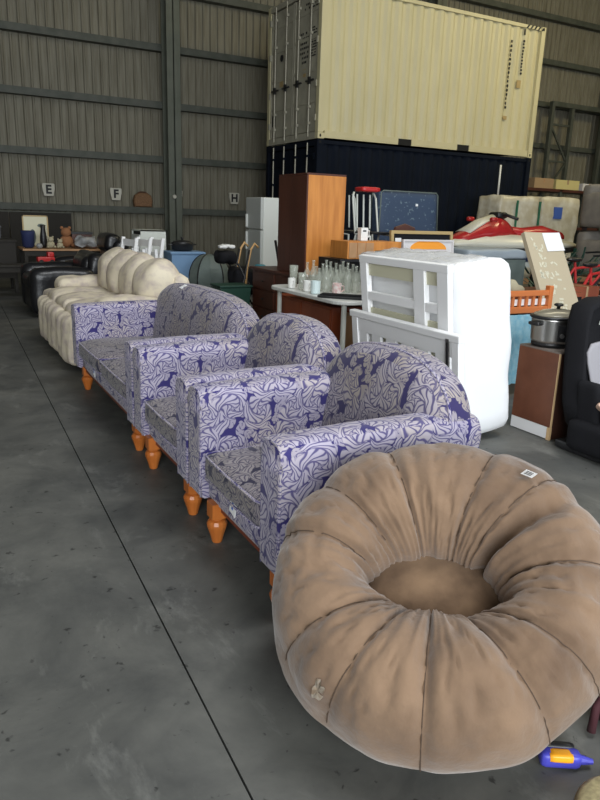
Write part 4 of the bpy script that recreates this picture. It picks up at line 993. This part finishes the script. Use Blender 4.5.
for i in range(n_): bm.faces.new((lo[i], lo[i+1], mi[i+1], mi[i])); bm.faces.new((mi[i], mi[i+1], hi[i+1], hi[i]))
bmesh.ops.solidify(bm, geom=bm.faces[:], thickness=.02)
tag(obj('quilt', bm, 'quilt', None, (3.79, 3.90, 0), smooth=True), 'pale blue quilt hanging from the orange cot rail', 'quilt')
t['label'] = 'orange wooden cot with railed top right of the white mattress'
t = thing('navy_cover', 'navy fabric headboard standing just behind the white mattress', 'headboard', (4.02, 4.72, 0))
bm = bmn(); rbox(bm, (.33, .05, .50), (.74, .10, 1.02), .045, 8, nz=.012); obj('padded_panel', bm, 'navy_plain', t, smooth=True)
for x in (.04, .62):
    b = bmn(); bx(b, x-.02, x+.02, .10, .13, 0, .8); obj('leg', b, 'black', t)
bm = bmn(); loft(bm, [(-.10, 0), (.09, 0), (.10, .03), (.06, .06), (.0, .075), (-.05, .12), (-.10, .12), (-.12, .05)], [(-.035, .85), (-.02, 1), (.02, 1), (.035, .85)], axis='y'); single('shoe', bm, 'plush_cream', 'cream shoe on the crate beside the navy headboard', 'shoe', (4.93, 4.78, .722))
t = thing('storage_crate', 'dark crate beside the navy headboard with red lid', 'crate', (4.80, 4.60, 0))
bm = bmn(); bx(bm, 0, .85, 0, .55, 0, .68); obj('crate_body', bm, 'blackmatte', t)
bm = bmn(); bx(bm, -.01, .86, -.01, .56, .68, .72); obj('lid', bm, 'redpanel', t)
t = thing('patterned_board', 'tall beige board with cream leaf pattern and a paper taped on top', 'board', (5.0, 4.13, 0)); t.rotation_euler = (-.50, 0, 0)
bm = bmn(); bx(bm, .03, .47, 0, .035, 0, 1.46); obj('board_panel', bm, 'board', t)
bm = bmn(); bx(bm, 0, .03, -.004, .04, 0, 1.46); obj('edge_moulding', bm, 'board', t)
rnd = random.Random(9)
bm = bmn()
for k in range(70):
    z_ = rnd.uniform(.45, 1.42); x_ = .05 + .22*rnd.random()**1.4 + .06*math.sin(z_*9)**2
    if x_ > .4: continue
    a = rnd.uniform(0, PI); box(bm, (x_+.02, -.001, z_), (.055*rnd.uniform(.5, 1), .003, .018), rot=Matrix.Rotation(a, 3, 'Y'))
p_ = obj('leaf_pattern', bm, 'board_pat', t); p_['kind'] = 'stuff'
bm = bmn(); box(bm, (.355, -.006, 1.36), (.24, .004, .19), rot=Matrix.Rotation(-.04, 3, 'Y')); pp = obj('taped_paper', bm, 'paperblue' if 'paperblue' in M else 'white', t); pp['label'] = 'white sheet of paper'

# ------------------------------------------------------------------ jet ski on a trailer
def jetski():
    t = thing('jet_ski', 'red and white jet ski parked on a trailer before the wrapped pallets', 'jet ski', (8.20, 9.55, .80))
    # hull: cross-sections along x
    def sec(bm, secs):
        rings = []
        for x, pts in secs: rings.append([bm.verts.new((x, y, z)) for y, z in pts])
        for a, b in zip(rings, rings[1:]):
            n_ = len(a)
            for k in range(n_): bm.faces.new((a[k], a[(k+1) % n_], b[(k+1) % n_], b[k]))
        bm.faces.new(rings[0]); bm.faces.new(rings[-1][::-1])
    def hs(x, w_, zt, zb, kz):
        return (x, [(-w_, zt), (-w_*1.02, (zt+kz)/2), (-w_*.7, kz), (0, zb), (w_*.7, kz), (w_*1.02, (zt+kz)/2), (w_, zt), (0, zt+.02)])
    bm = bmn(); sec(bm, [hs(-.28, .03, .14, .08, .10), hs(-.05, .22, .13, .02, .07), hs(.4, .42, .11, -.05, .03), hs(1.2, .52, .11, -.07, .02), hs(2.4, .52, .12, -.05, .02), hs(2.75, .45, .14, .0, .05)]); h_ = obj('hull', bm, 'black', t)
    def ds(x, w_, z0, z1, f=.6): return (x, [(-w_, z0), (-w_*.95, z0+(z1-z0)*.45), (-w_*f, z0+(z1-z0)*.85), (-w_*.25, z1), (w_*.25, z1), (w_*f, z0+(z1-z0)*.85), (w_*.95, z0+(z1-z0)*.45), (w_, z0)])
    bm = bmn(); sec(bm, [ds(-.30, .04, .135, .17), ds(-.05, .25, .13, .26), ds(.5, .43, .12, .36), ds(1.2, .50, .12, .36), ds(2.1, .50, .13, .32), ds(2.7, .43, .15, .25)]); obj('deck', bm, 'jet_white', t, smooth=True)
    bm = bmn(); sec(bm, [ds(-.10, .10, .20, .25), ds(.15, .24, .24, .36), ds(.6, .30, .26, .58), ds(.95, .26, .28, .66), ds(1.15, .20, .30, .60), ds(1.35, .18, .30, .44)]); obj('bonnet', bm, 'jet_red', t, smooth=True)
    bm = bmn(); sec(bm, [ds(.2, .20, .36, .40), ds(.55, .16, .52, .60), ds(.85, .12, .60, .69)]); obj('bonnet_stripe', bm, 'jet_white', t, smooth=True)
    bm = bmn(); sec(bm, [ds(1.15, .16, .34, .50), ds(1.6, .19, .32, .47), ds(2.1, .20, .30, .52), ds(2.6, .17, .28, .42)]); obj('saddle', bm, 'jet_red', t, smooth=True)
    bm = bmn(); tube(bm, [(1.10, -.40, .62), (1.02, -.22, .68), (.98, 0, .70), (1.02, .22, .68), (1.10, .40, .62)], .028); b_ = obj('handlebar', bm, 'black', t, smooth=True)
    bm = bmn(); rbox(bm, (1.0, 0, .68), (.24, .26, .12), .04, 5); obj('console', bm, 'black', b_, smooth=True)
    for s in (-1, 1):
        bm = bmn(); rbox(bm, (.62, s*.30, .60), (.14, .10, .08), .03, 4); obj('mirror', bm, 'jet_red', t, smooth=True)
    bm = bmn()
    for k in range(5): box(bm, (1.30+k*.09, -.505, .22+.01*(k % 2)), (.06, .008, .07), rot=Matrix.Rotation(.4, 3, 'Y'))
    obj('side_marks', bm, 'black_ink', t)
jetski()
t = thing('trailer', 'grey jet ski trailer under the red jet ski', 'trailer', (8.0, 9.55, 0))
for y in (-.35, .35):
    b = bmn(); beam(b, (.1, y, .62), (2.9, y, .62), .07, .09); obj('frame_rail', b, 'steel_paint', t)
    b = bmn(); beam(b, (.4, y*.7, .72), (2.8, y*.7, .72), .06, .10); obj('bunk', b, 'navy_plain', t)
b = bmn()
for x in (.3, 1.4, 2.7): beam(b, (x, -.35, .64), (x, .35, .64), .06, .06)
beam(b, (.1, -.35, .62), (-.9, 0, .56), .06, .06); beam(b, (.1, .35, .62), (-.9, 0, .56), .06, .06); obj('cross_bar', b, 'steel_paint', t)
for s in (-1, 1):
    b = bmn(); bar(b, (2.0, s*.52-.08, .30), (2.0, s*.52+.08, .30), .30, seg=26); w_ = obj('wheel', b, 'black', t)
    b = bmn(); bar(b, (2.0, s*.52-.085, .30), (2.0, s*.52+.085, .30), .14, seg=18); obj('hub', b, 'steel_paint', w_)
    b = bmn(); beam(b, (2.0, s*.35, .30), (2.0, s*.35, .60), .06, .06); obj('strut', b, 'steel_paint', t)
b = bmn(); beam(b, (-.85, 0, 0), (-.85, 0, .56), .06, .06); obj('jockey_post', b, 'steel_paint', t)
t = thing('grey_tarpaulin', 'pale blue-grey folded sheet lying below the jet ski', 'sheet', (6.40, 7.1, 0))
bm = bmn(); bx(bm, 0, 1.05, 0, .6, 0, .86); obj('crate_body', bm, 'tent', t); M['blue_grey'] = mat('pale_blue_grey_vinyl', (.33, .38, .42), .5, bump=.4, bscale=9)
bm = bmn(); rbox(bm, (.52, .3, .93), (1.10, .64, .14), .04, 9, nz=.02, nsc=5); obj('folded_sheet', bm, 'blue_grey', t, smooth=True)

# ------------------------------------------------------------------ plastic wrapped pallets, pole, rack, grey sofas
for k, (x0, x1, z1, lab) in enumerate(((11.05, 12.25, 1.93, 'beige furniture wrapped in cloudy plastic, left stack with green straps'), (12.32, 13.55, 1.95, 'beige furniture wrapped in cloudy plastic, right stack with blue label'))):
    t = thing('wrapped_pallet', lab, 'wrapped pallet', (x0, 11.45, 0), group='plastic wrapped stacks')
    W = x1-x0
    bm = bmn(); rbox(bm, (W/2, .35, z1/2+.07), (W, .74, z1-.14), .06, 12, nz=.05, nsc=3, seed=k*5); obj('wrapped_load', bm, 'wrap', t, smooth=True)
    bm = bmn(); bx(bm, 0, W, 0, .7, 0, .13); obj('pallet', bm, 'tan_wood', t)
    if k == 0:
        for x in (.45, W-.06):
            b = bmn(); bx(b, x, x+.05, -.055, -.03, .3, z1-.1); obj('green_strap', b, 'green', t)
    else:
        b = bmn(); bx(b, .36, .62, -.055, -.03, z1-.48, z1-.22); obj('blue_label', b, 'blue_ink', t); M['blue_ink']
bm = bmn(); bar(bm, (0, 0, 0), (0, 0, .70), .022); single('white_pole', bm, 'cup', 'thin white pole sticking up behind the wrapped stacks', 'pole', (11.82, 12.35, 1.93)); 
bm = bmn(); bx(bm, -.3, .35, -.12, .12, 0, 1.93); single('tall_carton', bm, 'cardboard', 'tall carton hidden behind the left wrapped stack', 'carton', (11.82, 12.42, 0), smooth=False)
t = thing('storage_rack', 'dark storage rack with cartons near the back wall at right', 'rack', (14.3, 14.3, 0))
for z_ in (1.2, 2.24):
    b = bmn(); bx(b, 0, 3.6, 0, .8, z_, z_+.07); obj('shelf', b, 'darkwood', t)
for x in (0, 1.75, 3.52):
    for y in (0, .72):
        b = bmn(); bx(b, x, x+.08, y, y+.08, 0, 2.31); obj('post', b, 'girt', t)
def carton(loc, s, m, label, rz=0):
    t = thing('carton', label, 'carton', loc, rz)
    b = bmn(); bx(b, 0, s[0], 0, s[1], 0, s[2]); obj('box_body', b, m, t, bevel=.005)
    b = bmn(); bx(b, s[0]*.46, s[0]*.54, -.003, s[1], s[2]-.12, s[2]+.002); obj('tape', b, 'cardboard' if m != 'cardboard' else 'tan_wood', t)
carton((15.05, 14.35, 2.315), (.75, .5, .27), 'cardboard', 'brown open carton on top of the rack')
carton((15.90, 14.35, 2.315), (.95, .5, .26), 'yellow', 'pale yellow carton on top of the rack')
carton((17.0, 14.35, 2.315), (.55, .5, .20), 'print_bg', 'grey carton at the right end of the rack top')
carton((14.5, 14.4, 1.275), (.7, .5, .6), 'cardboard', 'brown carton on the middle shelf of the rack')
carton((15.6, 14.4, 1.275), (.6, .5, .7), 'print_bg', 'grey carton on the middle shelf of the rack')
carton((16.4, 14.4, 1.275), (.6, .5, .55), 'cardboard', 'second brown carton on the middle shelf, further right')
def greysofa(z, label):
    t = thing('grey_sofa', label, 'sofa', (10.45, 8.0, z+.03), 0, 'stacked grey sofas')
    bm = bmn(); rbox(bm, (.9, .42, .22), (1.75, .80, .34), .05, 6); obj('base', bm, 'greysofa', t, smooth=True)
    bm = bmn(); rbox(bm, (.9, .74, .48), (1.75, .24, .66), .09, 8); obj('backrest', bm, 'greysofa', t, smooth=True)
    for x in (.12, 1.68):
        bm = bmn(); rbox(bm, (x, .42, .36), (.24, .82, .60), .09, 8); obj('armrest', bm, 'greysofa', t, smooth=True)
    for x in (.58, 1.22):
        bm = bmn(); rbox(bm, (x, .34, .43), (.62, .60, .16), .06, 8, puff=(0, 0, .02)); obj('seat_cushion', bm, 'greysofa', t, smooth=True)
    for x in (.1, 1.7):
        for y in (.1, .74):
            bm = bmn(); bx(bm, x-.03, x+.03, y-.03, y+.03, 0, .07); obj('foot', bm, 'black', t)
greysofa(.42, 'grey-brown sofa at the right edge, the lower of two stacked')
greysofa(1.235, 'grey-brown sofa at the right edge, the upper of two stacked')
t = thing('pallet_base', 'low wooden platform under the stacked grey sofas', 'platform', (10.47, 8.0, 0))
bm = bmn(); bx(bm, 0, 1.8, 0, .84, .36, .448); obj('deck', bm, 'tan_wood', t)
for x in (0, .85, 1.7):
    b = bmn(); bx(b, x, x+.1, 0, .84, 0, .36); obj('bearer', b, 'darkwood', t)

# dark machinery clutter between board and grey sofas: bicycles and mower bits
def bicycle(loc, rz, label):
    t = thing('bicycle', label, 'bicycle', loc, rz)
    for x in (-.5, .5):
        b = bmn(); pts = [(x+.33*math.cos(a), 0, .34+.33*math.sin(a)) for a in [2*PI*i/28 for i in range(29)]]; tube(b, pts, .022, 6); w_ = obj('wheel', b, 'black', t)
        for k in range(8):
            a = PI*k/8; b = bmn(); bar(b, (x-.32*math.cos(a), 0, .34-.32*math.sin(a)), (x+.32*math.cos(a), 0, .34+.32*math.sin(a)), .003, seg=4); obj('spoke', b, 'steel_paint', w_)
    b = bmn()
    for p, q in (((-.5, 0, .34), (-.05, 0, .30)), ((-.5, 0, .34), (-.15, 0, .80)), ((-.05, 0, .30), (-.17, 0, .86)), ((-.15, 0, .78), (.33, 0, .82)), ((-.05, 0, .30), (.35, 0, .72)), ((.5, 0, .34), (.32, 0, .95))): bar(b, p, q, .018)
    obj('frame', b, 'toy_red', t)
    b = bmn(); tube(b, [(.28, -.28, .98), (.32, -.1, 1.0), (.32, .1, 1.0), (.28, .28, .98)], .014); obj('handlebar', b, 'black', t)
    b = bmn(); ellip(b, (-.19, 0, .90), (.13, .07, .035)); obj('saddle', b, 'black', t)
bicycle((7.30, 5.75, 0), .1, 'dark red bicycle among the clutter behind the patterned board')
bicycle((8.0, 6.55, 0), -.1, 'second red bicycle, further back among the clutter')
bm = bmn()
tt = thing('artificial_plant', 'dark leafy plant among the clutter by the grey sofas', 'plant', (8.5, 7.35, 0))
b = bmn(); lathe(b, [(.14, 0), (.19, .30), (.17, .30)]); obj('pot', b, 'black', tt)
rnd = random.Random(4); b = bmn()
for k in range(90):
    th = rnd.uniform(0, 2*PI); el = rnd.uniform(.1, 1.4); L_ = rnd.uniform(.35, .75); c_ = Vector((math.cos(th)*math.cos(el), math.sin(th)*math.cos(el), math.sin(el)))*L_+Vector((0, 0, .30))
    box(b, c_, (.16, .05, .006), rot=Matrix.Rotation(th, 3, 'Z') @ Matrix.Rotation(-el+rnd.uniform(-.5, .5), 3, 'Y'))
    if k % 6 == 0: bar(b, (0, 0, .28), c_, .006, seg=5)
obj('foliage', b, 'leafdark' if False else 'dgreen', tt)
carton((6.15, 5.1, 0), (.5, .5, .5), 'blackmatte', 'black box on the floor beside the patterned board')
carton((6.2, 5.15, .505), (.4, .4, .2), 'redpanel', 'red-brown box on top of the black box')

# ------------------------------------------------------------------ bits at the lower right corner
t = thing('toy_torch', 'blue and black toy torch with orange panel lying by the round chair', 'toy', (1.325, .945, 0), -.55)
bm = bmn(); rbox(bm, (0, 0, .024), (.105, .042, .044), .014, 6); obj('torch_body', bm, 'toy_blue', t, smooth=True)
bm = bmn(); rbox(bm, (-.002, -.006, .036), (.062, .034, .022), .005, 3); obj('orange_panel', bm, 'toy_orange', t, smooth=True)
bm = bmn(); rbox(bm, (.0, .022, .034), (.085, .026, .034), .012, 5); obj('grip', bm, 'black', t, smooth=True)
bm = bmn(); bar(bm, (.05, 0, .022), (.085, 0, .018), .014, .007); obj('nozzle', bm, 'toy_blue', t)
t = thing('cloth_bag', 'dark maroon cloth bag at the bottom right corner', 'bag', (1.62, .93, 0))
bm = bmn(); rbox(bm, (0, 0, .08), (.16, .26, .16), .06, 10, nz=.03, nsc=9); obj('bag_body', bm, 'maroon', t, smooth=True)
bm = bmn(); tube(bm, [(-.06, .05, .14), (-.11, .06, .08), (-.13, .05, .012)], .012, 8); obj('strap', bm, 'maroon', t, smooth=True)
bm = bmn(); lathe(bm, [(.0, 0), (.13, 0), (.15, .02), (.13, .04), (.0, .05)], seg=30); single('straw_mat', bm, 'straw', 'edge of a round straw item at the bottom right corner', 'straw hat', (1.34, .715, 0))
t = thing('metal_trolley', 'chrome wire item with teal clip at the right edge beside the round chair', 'trolley', (1.80, 1.12, 0))
for y in (-.05, .05):
    b = bmn(); tube(b, [(.05, y, 0), (.03, y, .40), (-.05, y, .47)], .006); obj('wire_post', b, 'steel', t)
b = bmn(); bar(b, (-.05, -.06, .47), (-.05, .06, .47), .008); obj('cross_bar', b, 'steel', t)
b = bmn(); rbox(b, (.02, -.06, .36), (.03, .03, .07), .008, 3); obj('clip', b, 'teal', t)
